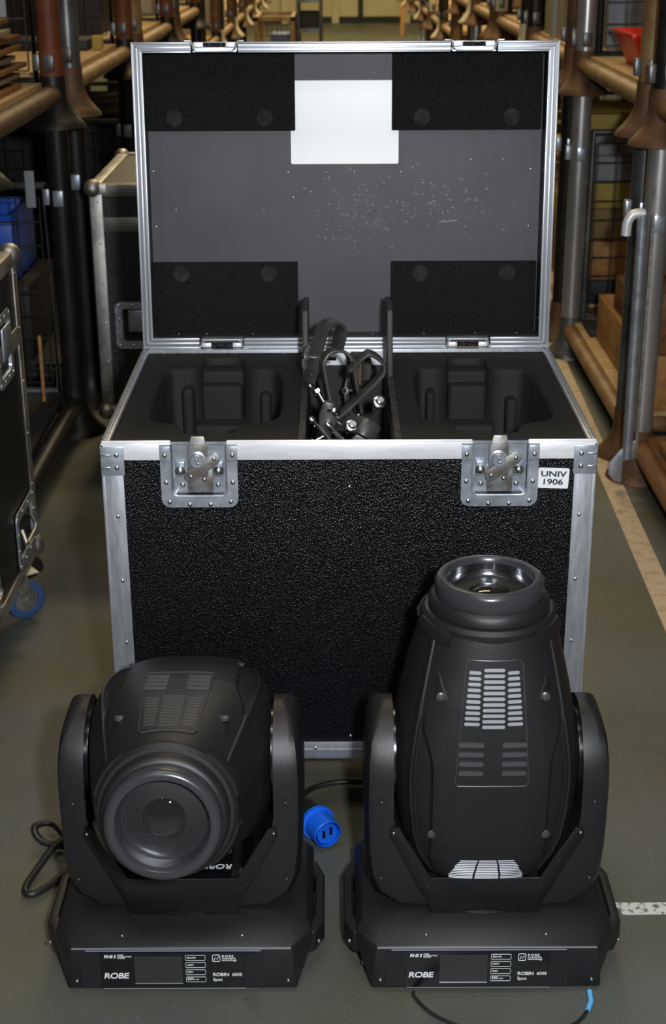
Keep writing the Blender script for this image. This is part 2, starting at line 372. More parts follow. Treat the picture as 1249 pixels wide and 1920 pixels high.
# foam inserts with moulded pockets
def foam(x0, x1, outline, blocks, flip):
    import bmesh
    z = .744
    P = [Vector((p[0]-CX, p[1]-CY)) for p in outline]
    # round the outline (Chaikin)
    for _ in range(3):
        Q = []
        for i in range(len(P)):
            a, b = P[i], P[(i+1) % len(P)]
            if (b-a).length < .004: Q += [a, b]
            else: Q += [a*.80+b*.20, a*.20+b*.80]
        P = Q
    n = len(P)
    area = sum(P[i].x*P[(i+1) % n].y-P[(i+1) % n].x*P[i].y for i in range(n))
    def off(d):
        o = []
        for i in range(n):
            t = (P[(i+1) % n]-P[i-1]).normalized(); nn = Vector((-t.y, t.x))*(1 if area > 0 else -1); o.append(P[i]+nn*d)
        return o
    # rings: fillet then wall, ledge, deep wall, floor
    rings = [(0, z), (.003, z-.001), (.006, z-.004), (.008, z-.010), (.012, z-.13), (.015, z-.138), (.020, z-.142), (.026, z-.150), (.030, z-.34)]
    bm = bmesh.new(); vr = []
    for d, zz in rings: vr.append([bm.verts.new((q.x, q.y, zz)) for q in off(d)])
    for k in range(len(vr)-1):
        for i in range(n):
            j = (i+1) % n; bm.faces.new((vr[k][i], vr[k][j], vr[k+1][j], vr[k+1][i]))
    c = [bm.verts.new(((x0 if a in (0, 3) else x1), (.013 if a < 2 else CL-.013), z)) for a in range(4)]
    es = [bm.edges.new((c[i], c[(i+1) % 4])) for i in range(4)]
    for i in range(n): es.append(bm.edges.get((vr[0][i], vr[0][(i+1) % n])))
    bmesh.ops.triangle_fill(bm, use_beauty=True, use_dissolve=False, edges=es)
    es = [bm.edges.get((vr[-1][i], vr[-1][(i+1) % n])) for i in range(n)]
    bmesh.ops.triangle_fill(bm, use_beauty=True, use_dissolve=False, edges=es)
    bmesh.ops.recalc_face_normals(bm, faces=bm.faces)
    me = bpy.data.meshes.new('foam_insert'); bm.to_mesh(me); bm.free()
    for p in me.polygons: p.use_smooth = True
    me.set_sharp_from_angle(angle=R(50)); me.materials.append(M['foam'])
    o = obj('foam_insert', me, fc)
    for (a, b, c_, d_, zt) in blocks:
        MB().box(a-CX, b-CX, c_-CY, d_-CY, .45, zt).build('moulded_step', 'foam', o, .009, seg=4)
    return o
foam(-hw+.014, -.087, [(-.353, 2.874), (-.348, 2.556), (-.329, 2.525), (-.285, 2.508), (-.275, 2.452), (-.177, 2.452), (-.168, 2.508), (-.108, 2.526), (-.090, 2.580), (-.098, 2.868), (-.176, 2.874), (-.180, 2.962), (-.280, 2.962), (-.276, 2.874)],
     [(-.276, -.184, 2.905, 2.97, .728), (-.272, -.188, 2.875, 2.94, .705), (-.285, -.175, 2.83, 2.93, .635), (-.307, -.284, 2.83, 2.895, .712), (-.150, -.128, 2.83, 2.895, .700)], 0)
foam(.0910, hw-.014, [(.149, 2.872), (.150, 2.550), (.165, 2.524), (.207, 2.508), (.222, 2.450), (.325, 2.450), (.338, 2.506), (.392, 2.522), (.410, 2.578), (.401, 2.864), (.317, 2.866), (.319, 2.954), (.225, 2.954), (.222, 2.870)],
     [(.229, .314, 2.9, 2.965, .728), (.232, .310, 2.87, 2.94, .705), (.218, .325, 2.825, 2.93, .635), (.184, .202, 2.82, 2.89, .705), (.345, .368, 2.82, 2.88, .690)], 1)
# handle plates on the rear wall inside (bright strip behind the clamps)
MB().box(-.075, .079, CL-.0155, CL-.0125, CZ1-.03, CZ1-.001).build('rear_strip', 'aluminium_bright', fc)
MB().box(-.075, .079, CL-.0170, CL-.0145, .50, CZ1-.031).build('rear_lining', 'divider', fc)
MB().box(-.076, .080, .016, .59, .50, .512).build('tray_floor', 'divider', fc)

# castors
def caster_proto(parent, loc, rz, tyre):
    m = MB(); m.box(-.045, .045, -.045, .045, -.004, 0); m.lathe([(.024, -.016), (.028, -.004)], 20)
    for sx in (-1, 1):
        m.prism([(-.022, -.012), (.022, -.012), (.034, -.065), (.026, -.082), (.014, -.082)], sx*.022-.002, sx*.022+.002, 'x')
    c = m.build('caster', 'zinc_dull', parent, .001); c.location = loc; c.rotation_euler = (0, 0, rz)
    T = Matrix.Translation((0, .020, -.080)) @ Matrix.Rotation(R(90), 4, 'Y')
    m = MB(); m.lathe([(.030, -.016), (.042, -.016), (.048, -.012), (.050, 0), (.048, .012), (.042, .016), (.030, .016), (.030, -.016)], 32, T, caps=False)
    m.build('tyre', tyre, c)
    m = MB(); m.lathe([(.031, -.010), (.031, .010)], 28, T); m.lathe([(.010, -.026), (.010, .026)], 16, T); m.build('wheel_hub', 'alu_old', c)
    return c
for sx in (-1, 1):
    for y in (.075, CL-.075): caster_proto(fc, (sx*(hw-.075), y, CZ0), R(200), 'blue_tyre')

# lid (hinged along the rear edge)
TILT = .0853; LL = .613; LD = .135
lid = empty('lid', (0, CL, CZ1+.003)); lid.parent = fc; lid.rotation_euler = (-TILT, 0, 0)
LX = hw
# lid shell
m = MB(); m.box(-LX+.003, LX-.003, LD-.004, LD+.004, .003, LL-.003)
m.box(-LX, LX, .004, LD+.004, LL-.010, LL-.001); m.box(-LX, LX, .004, LD+.004, .001, .010)
m.box(-LX+.001, -LX+.010, .004, LD+.004, .008, LL-.008); m.box(LX-.010, LX-.001, .004, LD+.004, .008, LL-.008)
m.build('lid_shell', 'laminate', lid, .0005)
# rim: three-ribbed aluminium extrusion
NOT = [(-.2600, .047), (.2560, .047)]
def rimseg(axis, a, b, c, s):
    """bar from a to b at inset position c, s=direction towards the middle"""
    m = MB()
    prof = [(0, .000), (0, .022), (.0205, .022), (.0205, .004), (.0165, .0035), (.0165, -.0005), (.0125, -.0005), (.0125, .004), (.0085, .004), (.0085, -.002), (.0045, -.002), (.0045, .001)]
    rings = []
    for t in (a, b):
        mit = (a if t == a else b)
        ring = []
        for (q, d) in prof:
            tt = t
            if axis == 'x': ring.append((tt+(q if t == a and a < -.4 else 0)-(q if t == b and b > .4 else 0), d, c+s*q))
            else: ring.append((c+s*q, d, tt+(q if t == a else -q)))
        rings.append(ring)
    return m.loft(rings)
def rimbar(m): return m.build('lid_rim', 'rim_grey', lid, smooth=25)
def beads(m, o, axis, a, b, c, s, ins):
    for k, q in enumerate((.0022, .0105, .0190)):
        n = MB(); y0 = (-.0035, -.0015, .0030)[k]; w_ = (.0011, .0020, .0016)[k]
        e0 = a+(q if (axis == 'z' or a < -.4) else 0); e1 = b-(q if (axis == 'z' or b > .4) else 0)
        if axis == 'x': n.box(e0, e1, y0, y0+.003, *sorted((c+s*(q-w_), c+s*(q+w_))))
        else: n.box(*sorted((c+s*(q-w_), c+s*(q+w_))), y0, y0+.003, e0, e1)
        n.build('rim_bead', 'rim_bead', o, .0006)
for zc, s in ((LL, -1), (0, 1)):
    xs = [-LX]
    for cx, h in NOT: xs += [cx-h, cx+h]
    xs += [LX]
    for k in range(0, len(xs), 2): beads(None, rimbar(rimseg('x', xs[k], xs[k+1], zc, s)), 'x', xs[k], xs[k+1], zc, s, 0)
for xc, s in ((-LX, 1), (LX, -1)): beads(None, rimbar(rimseg('z', 0, LL, xc, s)), 'z', 0, LL, xc, s, 0)
# recesses of latches (top) and hinges (bottom) in the lid rim
for zc, s, nm in ((LL, -1, 'latch_recess'), (0, 1, 'hinge_recess')):
    for cx, h in NOT:
        pth = [(cx-h-.012, -.002, zc-s*.001), (cx-h, -.002, zc-s*.001), (cx-h+.004, -.002, zc+s*.006), (cx-h+.006, -.002, zc+s*.014), (cx-h+.012, -.002, zc+s*.018),
               (cx+h-.012, -.002, zc+s*.018), (cx+h-.006, -.002, zc+s*.014), (cx+h-.004, -.002, zc+s*.006), (cx+h, -.002, zc-s*.001), (cx+h+.012, -.002, zc-s*.001)]
        rc = MB().tube(pth, .0022, 6).build(nm, 'rim_bead', lid)
        m = MB(); m.box(cx-h+.004, cx+h-.004, 0, .030, *sorted((zc+s*.0195, zc+s*.0175))); m.box(cx-h+.004, cx+h-.004, .026, .030, *sorted((zc, zc+s*.018)))
        m.build('recess_plate', 'zinc', rc)
        for q in (-.032, .032):
            MB().box(cx+q-.010, cx+q+.010, .003, .012, *sorted((zc+s*.001, zc+s*.011))).build('catch', 'aluminium_bright', rc, .002)
# hinge strips under rim
for a, b in ((-.41, -.315), (-.205, -.09), (.09, .20), (.31, .41)):
    hs = MB(); hs.cyl((a, -.004, -.003), (b, -.004, -.003), .0035, 10); hs.build('hinge', 'zinc', lid)
# liner, side liners
m = MB(); m.box(-LX+.011, LX-.011, LD-.008, LD-.0045, .011, LL-.011)
ln = m.build('lid_liner', 'liner', lid)
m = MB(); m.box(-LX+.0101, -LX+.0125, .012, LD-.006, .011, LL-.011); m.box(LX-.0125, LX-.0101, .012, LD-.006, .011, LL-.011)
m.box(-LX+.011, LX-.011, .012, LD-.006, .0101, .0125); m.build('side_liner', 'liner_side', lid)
for (a, b, c, d) in ((-.418, -.104, .438, .600), (.098, .409, .438, .600), (-.414, -.102, .013, .165), (.098, .409, .013, .165)):
    fp = MB().box(a, b, LD-.026, LD-.008, c, d).build('foam_pad', 'foam_pad', lid, .001)
    for q in (.2, .8):           # round wear marks where the fixtures pressed
        x = a+(b-a)*q; z = c+.026 if c > .3 else d-.024
        mk = MB(); mk.lathe([(.0005, .0003), (.012, .0004), (.017, .0001)], 20, Matrix.Translation((x, LD-.0262, z)) @ Matrix.Rotation(R(90), 4, 'X'), caps=False)
        mk.build('wear_mark', 'wear', fp) if 'wear' in M else mk.build('wear_mark', mat('wear', (.0105, .0105, .0103), .95, col2=(.034, .033, .032), vscale=60, ramp=(.42, .75)), fp)
MB().prism(rr(-.1135, .1125, .369, .538, .003), LD-.0095, LD-.0075).build('paper_label', 'paper', lid)
# scratches and rivets on the liner
rv = []
for (x, z) in ((-.405, .355), (-.403, .24), (.392, .357), (.391, .238), (-.12, .352), (-.04, .352), (.02, .352), (.118, .352), (-.065, .562), (-.045, .58), (.055, .582), (.06, .553), (.265, .377), (.333, .377), (-.36, .275), (-.11, .30)): rv.append((x, LD-.009, z))
rivets(lid, rv, .55)
rv = []
for z in (.575, .5, .36, .24, .12, .05): rv += [(-LX+.014, .07, z)]
rivets(lid, rv, .6, (0, R(90), 0)); rv = [(-a[0], a[1], a[2]) for a in rv]; rivets(lid, rv, .6, (0, R(90), 0))
rivets(lid, [(x, .10, .0135) for x in (-.36, -.30, -.2, -.06, .06, .17, .28, .37)], .6, (0, 0, 0))
random.seed(21)
def flecks(name, m, n, cx, cz, sx, sz, ln_, wd):
    k = MB()
    for _ in range(n):
        x = random.gauss(cx, sx); z = random.gauss(cz, sz)
        if not (-.36 < x < .40 and .18 < z < .37): continue
        a = random.gauss(0, .7); l = random.uniform(.4, 1)*ln_; w_ = random.uniform(.3, 1)*wd
        T = Matrix.Translation((x, LD-.0083, z)) @ Matrix.Rotation(a, 4, 'Y')
        k.prism([(-l, 0), (-l*.3, w_), (l*.6, w_*.7), (l, 0), (l*.2, -w_)], -.0001, .0001, 'y', T)
    return k.build(name, m, ln)
mat('scuff', (.26, .26, .28), .6); mat('gouge', (.012, .012, .014), .6)
flecks('scuff_marks', 'scuff', 70, .20, .29, .06, .035, .0062, .0013)['kind'] = 'stuff'
flecks('scuff_marks', 'scuff', 90, .02, .27, .05, .05, .0048, .0012)['kind'] = 'stuff'
flecks('gouge_marks', 'gouge', 26, .02, .23, .05, .06, .0045, .0012)['kind'] = 'stuff'
m = MB(); m.prism([(.20, .246), (.24, .250), (.238, .252), (.20, .248)], LD-.0084, LD-.0082); m.build('scratch', 'scuff', ln)

# ------------------------------------------------------------------ hook clamps in the middle bay
def strap(path, width, th, T=None):
    """flat bar bent along a 2-D path in x-z, width along y"""
    P = [Vector(p) for p in path]; rings = []
    for i, p in enumerate(P):
        d = (P[min(i+1, len(P)-1)]-P[max(i-1, 0)]).normalized(); nn = Vector((-d.y, d.x))*th/2
        a, b = p+nn, p-nn
        rings.append([(a.x, -width/2, a.y), (a.x, width/2, a.y), (b.x, width/2, b.y), (b.x, -width/2, b.y)])
    return MB().loft(rings, T=T)
def hook_path(r=.026, back=.10, lip=.03):
    pts = [(-r, -back), (-r, -back*.5), (-r, 0)]
    for i in range(1, 12): a = pi-pi*i/12; pts.append((r*cos(a), r*sin(a)*1.0))
    pts += [(r, 0), (r, -lip)]; return pts
def hex_bolt(m, loc, axis, r, l):
    p = Vector(loc); d = Vector(axis).normalized(); m.cyl(p, p+d*l, r*.55, 10)
    q = d.to_track_quat('Z', 'Y').to_matrix().to_4x4(); q.translation = p+d*l; m.lathe([(r, 0), (r, r*.8)], 6, q)
    m.lathe([(r*1.35, -.001), (r*1.35, .0005)], 16, q)
def clamp(label, loc, rot, path, width, lower=True, wing=True):
    e = empty('hook_clamp', loc); e.rotation_euler = rot
    tag(e, label, 'clamp', 'lighting hook clamps in the middle bay')
    strap(path, width, .006).build('hook', 'clamp_steel', e, .0012)
    end = path[0]
    m = MB(); hex_bolt(m, (end[0]-.004, 0, end[1]+.02), (1, 0, 0), .007, .03); m.build('bolt', 'bolt', e)
    if wing:
        m = MB(); m.cyl((path[2][0]-.03, 0, -.05), (path[2][0]+.05, 0, -.05), .004, 10); m.build('clamping_screw', 'bolt', e)
        wn = MB(); wn.lathe([(.008, 0), (.006, .010)], 14, Matrix.Translation((path[2][0]-.028, 0, -.05)) @ Matrix.Rotation(R(90), 4, 'Y'))
        for s in (-1, 1):
            wn.prism([(0, s*.004), (.008, s*.004), (.016, s*.022), (.008, s*.026), (.002, s*.016)], -.002, .002, 'y', Matrix.Translation((path[2][0]-.030, 0, -.05)))
        wn.build('wing_nut', 'zinc_dull', e, .001)
    return e
clamp('dark steel hook clamp leaning on the left divider, hook end highest', (-.006, 2.74, .850), (R(8), R(12), R(38)), hook_path(.024, .105, .032), .034)
clamp('dark steel hook clamp with a wide upright hook, in the centre of the middle bay', (.004, 2.70, .800), (R(-6), R(-9), R(14)), hook_path(.028, .135, .10), .038, wing=False)
p3 = [(-.075, -.115), (-.01, -.055), (.035, -.010), (.052, .012), (.050, .030), (.032, .046), (.018, .046), (-.002, .028), (-.014, .016)]
clamp('dark steel hook clamp lying diagonally with its hook towards the right divider', (.040, 2.66, .785), (R(4), R(0), R(5)), [(p[0], p[1]) for p in smoothpath([(a, b, 0) for a, b in p3], 4) for p in [p]], .030, wing=False)
clamp('black hook clamp lowest in the middle bay, behind the bright bolts', (.055, 2.63, .69), (R(70), R(40), R(20)), hook_path(.026, .10, .03), .034)
clamp('grey hook clamp standing behind the others against the rear rail', (.05, 2.90, .74), (R(-5), R(14), R(60)), hook_path(.026, .12, .03), .03)
# quick-trigger bracket and loose bolts
e = empty('clamp_bracket', (.040, 2.62, .575)); tag(e, 'black quick-lock bracket plate under the hook clamps', 'bracket')
m = MB(); m.box(-.075, .055, -.03, .06, 0, .05); m.prism([(-.07, .05), (.05, .05), (.04, .10), (.0, .12), (-.04, .08)], -.02, -.012); m.build('plate', 'black_steel', e, .004)
e = empty('swivel_coupler', (-.014, 2.555, .738)); tag(e, 'small grey swivel coupler with bright bolts beside the left divider', 'coupler')
m = MB(); m.prism([(-.012, -.03), (.012, -.034), (.016, 0), (.010, .034), (-.010, .036), (-.016, .01)], -.01, .006, 'y', Matrix.Rotation(R(8), 4, 'Y')); m.build('body', 'clamp_steel', e, .004)
m = MB(); hex_bolt(m, (0, -.005, .018), (.7, -.6, .15), .0075, .022); m.build('bolt', 'bolt', e)
m = MB(); hex_bolt(m, (-.004, 0, .03), (-.5, .2, .85), .0075, .024); m.build('bolt', 'bolt', e)
m = MB(); hex_bolt(m, (-.002, -.006, -.03), (-.8, -.3, -.3), .0075, .028); m.build('bolt', 'bolt', e)
for i, p in enumerate(((.032, 2.585, .716), (.083, 2.60, .757))):
    e = empty('flange_bolt', p); tag(e, ('bright flange bolt facing the viewer low in the middle bay', 'bright flange bolt facing the viewer near the right divider')[i], 'bolt', 'bright bolts in the middle bay')
    q_ = Vector((.15, -.83, .52)).to_track_quat('Z', 'Y').to_matrix().to_4x4()
    MB().lathe([(.0105, -.008), (.0125, -.006), (.0125, 0), (.009, .002)], 22, q_).build('washer', 'bolt', e)
    MB().lathe([(.0078, .001), (.0082, .003), (.0082, .009), (.0070, .0105)], 6, q_).build('nut', 'bolt', e)
    MB().lathe([(.0045, -.05), (.0045, .016)], 14, q_).build('stud', 'steel_bright', e)
for i, (a, b) in enumerate((((-.042, 2.54, .742), (-.008, 2.42, .742)), ((-.012, 2.54, .732), (.018, 2.43, .735)), ((-.046, 2.60, .79), (-.032, 2.57, .775)))):
    m = MB(); m.cyl(a, b, .0035, 10); q = Vector(b)-Vector(a); q.normalize()
    m.cyl(Vector(a)-q*.004, Vector(a)+q*.006, .007, 6)
    tag(m.build('threaded_bolt', 'bolt'), ('long bright bolt lying lowest in the middle bay, nearest the left divider', 'bright bolt lying right of the long one in the middle bay', 'short bright bolt standing above the swivel coupler')[i], 'bolt')
tag(MB().cyl((.058, 2.93, .70), (.070, 2.93, .765), .006, 12).build('steel_pin', 'clamp_steel'), 'thick dark steel pin standing against the rear rail', 'pin')
tag(MB().box(.045, .054, 2.90, 2.92, .70, .762).build('brass_strip', 'brass', bevel=.001), 'narrow brass coloured strip standing beside the dark steel pin', 'strip')

# ------------------------------------------------------------------ moving head lights
PZ = .349
HP = [(-.214, .046, .050), (-.209, .064, .068), (-.198, .082, .084), (-.175, .105, .100), (-.14, .124, .112), (-.10, .136, .121), (-.05, .143, .128), (0, .146, .131), (.04, .144, .131),
      (.09, .136, .127), (.14, .126, .121), (.18, .117, .114), (.21, .110, .109), (.235, .104, .104), (.248, .100, .101)]
def hp(t):
    if t <= HP[0][0]: return HP[0][1:]
    for (a, b) in zip(HP, HP[1:]):
        if t <= b[0]:
            k = (t-a[0])/(b[0]-a[0]); return a[1]+(b[1]-a[1])*k, a[2]+(b[2]-a[2])*k
    return HP[-1][1:]
def hpn(t): return 3.4-1.4*max(0, min(1, (t-.05)/.2))
def sm(a, b, x):
    k = max(0, min(1, (x-a)/(b-a))); return k*k*(3-2*k)
def feat(t):
    a = hp(t)[0]; rx = .845*a; e = min(.088, rx-.012) if t < .03 else .088
    e = e+(rx-.006-e)*sm(.02, .125, t)**1.6 if t >= .02 else e
    return min(e, rx-.010*min(1, a/.11)), rx
def relief(x, t):
    """surface relief of the shell: raised centre body, sunken flanks, ridge lines"""
    ax = abs(x); e, rx = feat(t)
    h = -.0065*sm(e-.001, e+.004, ax)*(1-sm(rx-.008, rx-.003, ax))*(1-sm(.09, .13, t))*sm(-.19, -.15, t)
    h += .0050*math.exp(-((ax-rx)/.0030)**2)*(1-sm(.225, .245, t))*sm(-.20, -.1, t)
    return h
def surf(x, t, side):
    a, b = hp(t); n = hpn(t); q = max(0, 1-(min(abs(x), a*.995)/a)**n)
    return side*(b*q**(1/n)+relief(x, t))
def make_fixture(name, label, ox, oy, tilt, lit):
    root = empty(name, (ox, oy, 0)); tag(root, label, 'stage light', 'moving head stage lights in front of the flight case')
    # --- base
    def octo(fx, sx_, fy, sy_, z): return [(-fx, -fy, z), (fx, -fy, z), (sx_, -sy_, z), (sx_, sy_, z), (fx, fy, z), (-fx, fy, z), (-sx_, sy_, z), (-sx_, -sy_, z)]
    m = MB(); m.loft([octo(.180, .184, .150, .120, .006), octo(.181, .187, .160, .125, .010), octo(.176, .205, .161, .120, .070), octo(.172, .204, .158, .115, .085), octo(.166, .195, .130, .100, .100), octo(.15, .17, .11, .09, .106)])
    base = m.build('base', 'fixture', root, .002)
    m = MB()
    for sx in (-1, 1):
        for sy in (-1, 1): m.lathe([(.016, 0), (.016, .008)], 16, Matrix.Translation((sx*.15, sy*.12, 0)))
    m.build('foot_pads', 'rubber', base)
    for z, a, b in ((.0855, -.172, .172), (.0815, -.150, .125)):
        y = -.1605
        MB().tube([(a, y, z), (b, y, z)], .0013, 8).build('edge_trim', 'trim_gloss', base)  # chamfer highlight drawn as a bright tube, no separate trim
    MB().tube([(-.126, -.1625, .011), (.100, -.1625, .011)], .0013, 8).build('edge_trim', 'trim_gloss', base)
    for x in (-.135, .135): obj('rivet', RIV, base, (x*.7, -.140, .0955), (R(30), 0, 0), (.55,)*3)
    for sx in (-1, 1):
        obj('rivet', RIV, base, (sx*.167, -.1608, .024), (R(90), 0, 0), (.7,)*3)
        for k in range(3):
            MB().box(*sorted((sx*.1925, sx*.196)), -.120, -.08, .022+k*.014, .027+k*.014).build('side_vent', 'fixture_line', base)
    # --- display
    dp = MB().prism(rr(-.128, .100, .013, .080, .001), -.1640, -.1585).build('display_panel', 'gloss_black', root)
    MB().box(.100, .128, -.1618, -.159, .014, .079).build('side_pad', 'fixture', dp); MB().box(-.158, -.128, -.1618, -.159, .014, .079).build('side_pad', 'fixture', dp)
    MB().box(-.074, .001, -.1645, -.1638, .022, .074).build('screen', 'screen', dp)
    MB().tube([(-.074, -.1650, .0225), (.001, -.1650, .0225)], .0009, 6).build('screen_edge', 'trim_gloss', dp)
    RX = (R(90), 0, 0); Y = -.1642
    for k, s in enumerate(('ESCAPE', 'NEXT', 'PREV', 'ENTER\nDISPLAY ON')):
        z = .071-k*.0138; o_ = rr(.0065, .0375, z-.0048, z+.0048, .0015, 3)
        MB().tube([(p[0], Y-.0001, p[1]) for p in o_+o_[:1]], .00035, 5).build('button', 'white_print', dp)
        text('lettering', s, 'white_print', .0042 if k < 3 else .0032, (.0085, Y, z+(.0 if k < 3 else .0008)), RX, dp, .00008)
    text('logo', 'ROBE', 'white_print', .0145, (-.1235, Y, .0365), RX, dp, .0006, 1.12, shear=.15, spacing=.95)
    text('lettering', 'RNS II', 'white_print', .0080, (-.1215, Y, .0735), RX, dp, .0003, 1, shear=.15, spacing=.9)
    text('lettering', 'ROBE\nNAVIGATION\nSYSTEM', 'white_print', .0036, (-.1000, Y, .0735), RX, dp, .00005)
    o_ = rr(.049, .0605, .0640, .0765, .0018, 3)
    MB().tube([(p[0], Y-.0001, p[1]) for p in o_+o_[:1]], .0006, 5).build('logo', 'white_print', dp)
    MB().tube([(.0515, Y, .0665), (.0538, Y, .0725), (.0558, Y, .0675), (.0585, Y, .0735)], .0007, 5).build('logo', 'white_print', dp)
    text('lettering', 'ROBE', 'white_print', .0052, (.0635, Y, .0740), RX, dp, .00015, 1.2, spacing=1.3)
    text('lettering', 'innovative\ntechnology', 'white_print', .0048, (.0635, Y, .0682), RX, dp, .00005, 1.1)
    text('lettering', 'ROBIN', 'white_print', .0086, (.0485, Y, .0385), RX, dp, .0003)
    text('lettering', '600E', 'white_print', .0080, (.0788, Y, .0385), RX, dp, .0001)
    text('lettering', 'Spot', 'white_print', .0080, (.0485, Y, .0290), RX, dp, .0001)
    # --- handles
    for sx in (-1, 1):
        P = [(sx*.188, -.120), (sx*.210, -.110), (sx*.224, -.080), (sx*.224, .045), (sx*.210, .085), (sx*.188, .100)]
        Q = [(sx*.188, -.085), (sx*.202, -.080), (sx*.208, -.066), (sx*.208, .035), (sx*.199, .058), (sx*.188, .066)]
        n = len(P); vs = [(p[0], p[1], z) for z in (.040, .078) for p in P]+[(p[0], p[1], z) for z in (.040, .078) for p in Q]; fs = []
        for i in range(n-1):
            fs += [(i, i+1, 2*n+i+1, 2*n+i), (n+i, n+i+1, 3*n+i+1, 3*n+i), (i, i+1, n+i+1, n+i), (2*n+i, 2*n+i+1, 3*n+i+1, 3*n+i)]
        fs += [(0, 2*n, 3*n, n), (n-1, 3*n-1, 4*n-1, 2*n-1)]
        h = MB().add(vs, fs).build('handle', 'fixture', root, .004, seg=3)
        obj('rivet', RIV, h, (sx*.216, -.112, .062), (R(90), 0, R(sx*40)), (.9,)*3)
    # --- yoke
    MB().lathe([(.105, .098), (.105, .108), (.098, .112)], 40).build('pan_bearing', 'fixture_dark', root)
    ST = [((.146, .4545), (.172, .4555), .006), ((.146, .450), (.186, .451), .032), ((.146, .438), (.197, .438), .056), ((.146, .415), (.204, .415), .078), ((.146, .385), (.2075, .385), .092),
          ((.146, .350), (.209, .350), .097), ((.146, .300), (.209, .295), .097), ((.140, .265), (.208, .235), .097), ((.124, .235), (.204, .180), .097), ((.107, .200), (.190, .142), .096),
          ((.088, .168), (.155, .113), .094), ((.066, .150), (.105, .106), .092), ((0, .150), (0, .106), .092)]
    full = [((-a[0], a[1]), (-b[0], b[1]), d) for a, b, d in ST]+[(a, b, d) for a, b, d in ST[-2::-1]]
    rings = []
    for a, b, d in full:
        A = Vector(a); B = Vector((b[0]*.918, b[1])); zo = -.018*sm(.12, .25, a[1]); A.y += zo; B.y += zo; d *= .96; ring = []
        for s, y in ((0, -d), (.60, -d), (.84, -d*.96), (.95, -d*.82), (1, -d*.55), (1, d*.55), (.95, d*.82), (.84, d*.96), (.6, d), (0, d)):
            p = A+(B-A)*s; ring.append((p.x, y, p.y))
        rings.append(ring)
    yk = MB().loft(rings).build('yoke', 'fixture', root, smooth=35)
    cp = MB().prism([(-.150, .262), (-.138, .266), (-.086, .172), (.086, .172), (.138, .266), (.150, .262), (.152, .250), (.083, .107), (-.083, .107), (-.152, .250)], -.0995, -.096)
    cpo = cp.build('cover_plate', 'fixture_dark', yk, .0008)
    obj('rivet', RIV, cpo, (-.146, -.100, .256), (R(90), 0, 0), (.6,)*3); obj('rivet', RIV, cpo, (.146, -.100, .256), (R(90), 0, 0), (.6,)*3)
    for x, z in ((-.115, .205), (.115, .205), (-.09, .155), (.09, .155), (-.165, .31), (.165, .31), (-.165, .17), (.165, .17)):
        obj('screw', DSC, cpo if abs(x) < .16 else yk, (x, -.0985, z), (R(90), 0, 0), (.75,)*3)
    MB().tube([(-.08, -.0965, .1555), (.08, -.0965, .1555)], .0006, 5).build('seam', 'fixture_line', yk)
    MB().prism([(-.085, .1502), (.085, .1502), (.122, .232), (.118, .234), (.083, .1535), (-.083, .1535), (-.118, .234), (-.122, .232)], -.09, .09).build('inner_panel', 'gloss_black', yk)
    if not lit:
        text('logo', 'ROBE', 'white_print', .017, (.075, -.040, .1542), (0, 0, R(180)), yk, .0006, 1.1, shear=.15)
        o_ = rr(-.046, -.030, -.086, -.073, .002, 3)
        MB().tube([(p[0], p[1], .1545) for p in o_+o_[:1]], .0006, 5).build('logo', 'white_print', yk)
        MB().tube([(-.043, -.083, .1545), (-.040, -.077, .1545), (-.037, -.082, .1545), (-.033, -.076, .1545)], .0007, 5).build('logo', 'white_print', yk)
        text('lettering', 'ROBE', 'white_print', .006, (-.027, -.075, .1545), (0, 0, 0), yk, .0002, 1.2, spacing=1.3)
        text('lettering', 'innovative\ntechnology', 'fixture_line', .0065, (-.027, -.083, .1545), (0, 0, 0), yk, .0001, 1.1)
    for sx in (-1, 1):
        m = MB(); m.lathe([(.072, 0), (.072, .006), (.066, .009)], 40, Matrix.Translation((sx*.148, 0, PZ)) @ Matrix.Rotation(sx*R(-90), 4, 'Y')); m.build('tilt_bearing', 'gloss_black', yk)
    # --- head
    NT = 120; rings = []
    for k in range(NT+1):
        t = HP[0][0]+(HP[-1][0]-HP[0][0])*k/NT; a, b = hp(t); n = hpn(t); e, rx = feat(t); kk = min(1, a/.11)
        lin = lambda u, v, c: [u+(v-u)*i/c for i in range(c)]
        xs = lin(0, e-.002*kk, 8)+lin(e-.002*kk, e+.005*kk, 7)+lin(e+.005*kk, max(e+.006*kk, rx-.0095*kk), 3)+lin(max(e+.006*kk, rx-.0095*kk), rx+.0085*kk, 14)
        th0 = math.acos(((rx+.0085*kk)/a)**(n/2)); q = []
        for x in xs: q.append((x, b*max(0, 1-(x/a)**n)**(1/n)+relief(x, t)))
        for i in range(12):
            th = th0*(1-i/12); x = a*cos(th)**(2/n); q.append((x, b*sin(th)**(2/n)+relief(x, t)*sm(0, .5, sin(th))))
        q.append((a, 0))
        ring = [(x, -y, t) for x, y in q]+[(x, y, t) for x, y in q[-2::-1]]+[(-x, y, t) for x, y in q[1:]]+[(-x, -y, t) for x, y in q[-2:0:-1]]
        rings.append(ring)
    hd = MB().loft(rings).build('head', 'fixture', root, smooth=50); hd.location = (0, 0, PZ); hd.rotation_euler = (tilt, 0, 0)
    # collar rings
    m = MB(); m.lathe([(.099, .225), (.1035, .232), (.1035, .248), (.098, .254), (.090, .255)], 56); m.build('collar', 'fixture', hd)
    for sx in (-1, 1):
        for sy in (-1, 1):          # raised collar shoulders
            rings = []
            for k in range(9):
                th = R(12+42*k/8); rings.append([((r)*cos(th)*sx, r*sin(th)*sy, z) for r, z in ((.098, .222), (.110, .224), (.1115, .238), (.106, .247), (.098, .247))])
            MB().loft(rings).build('collar_shoulder', 'fixture', hd)
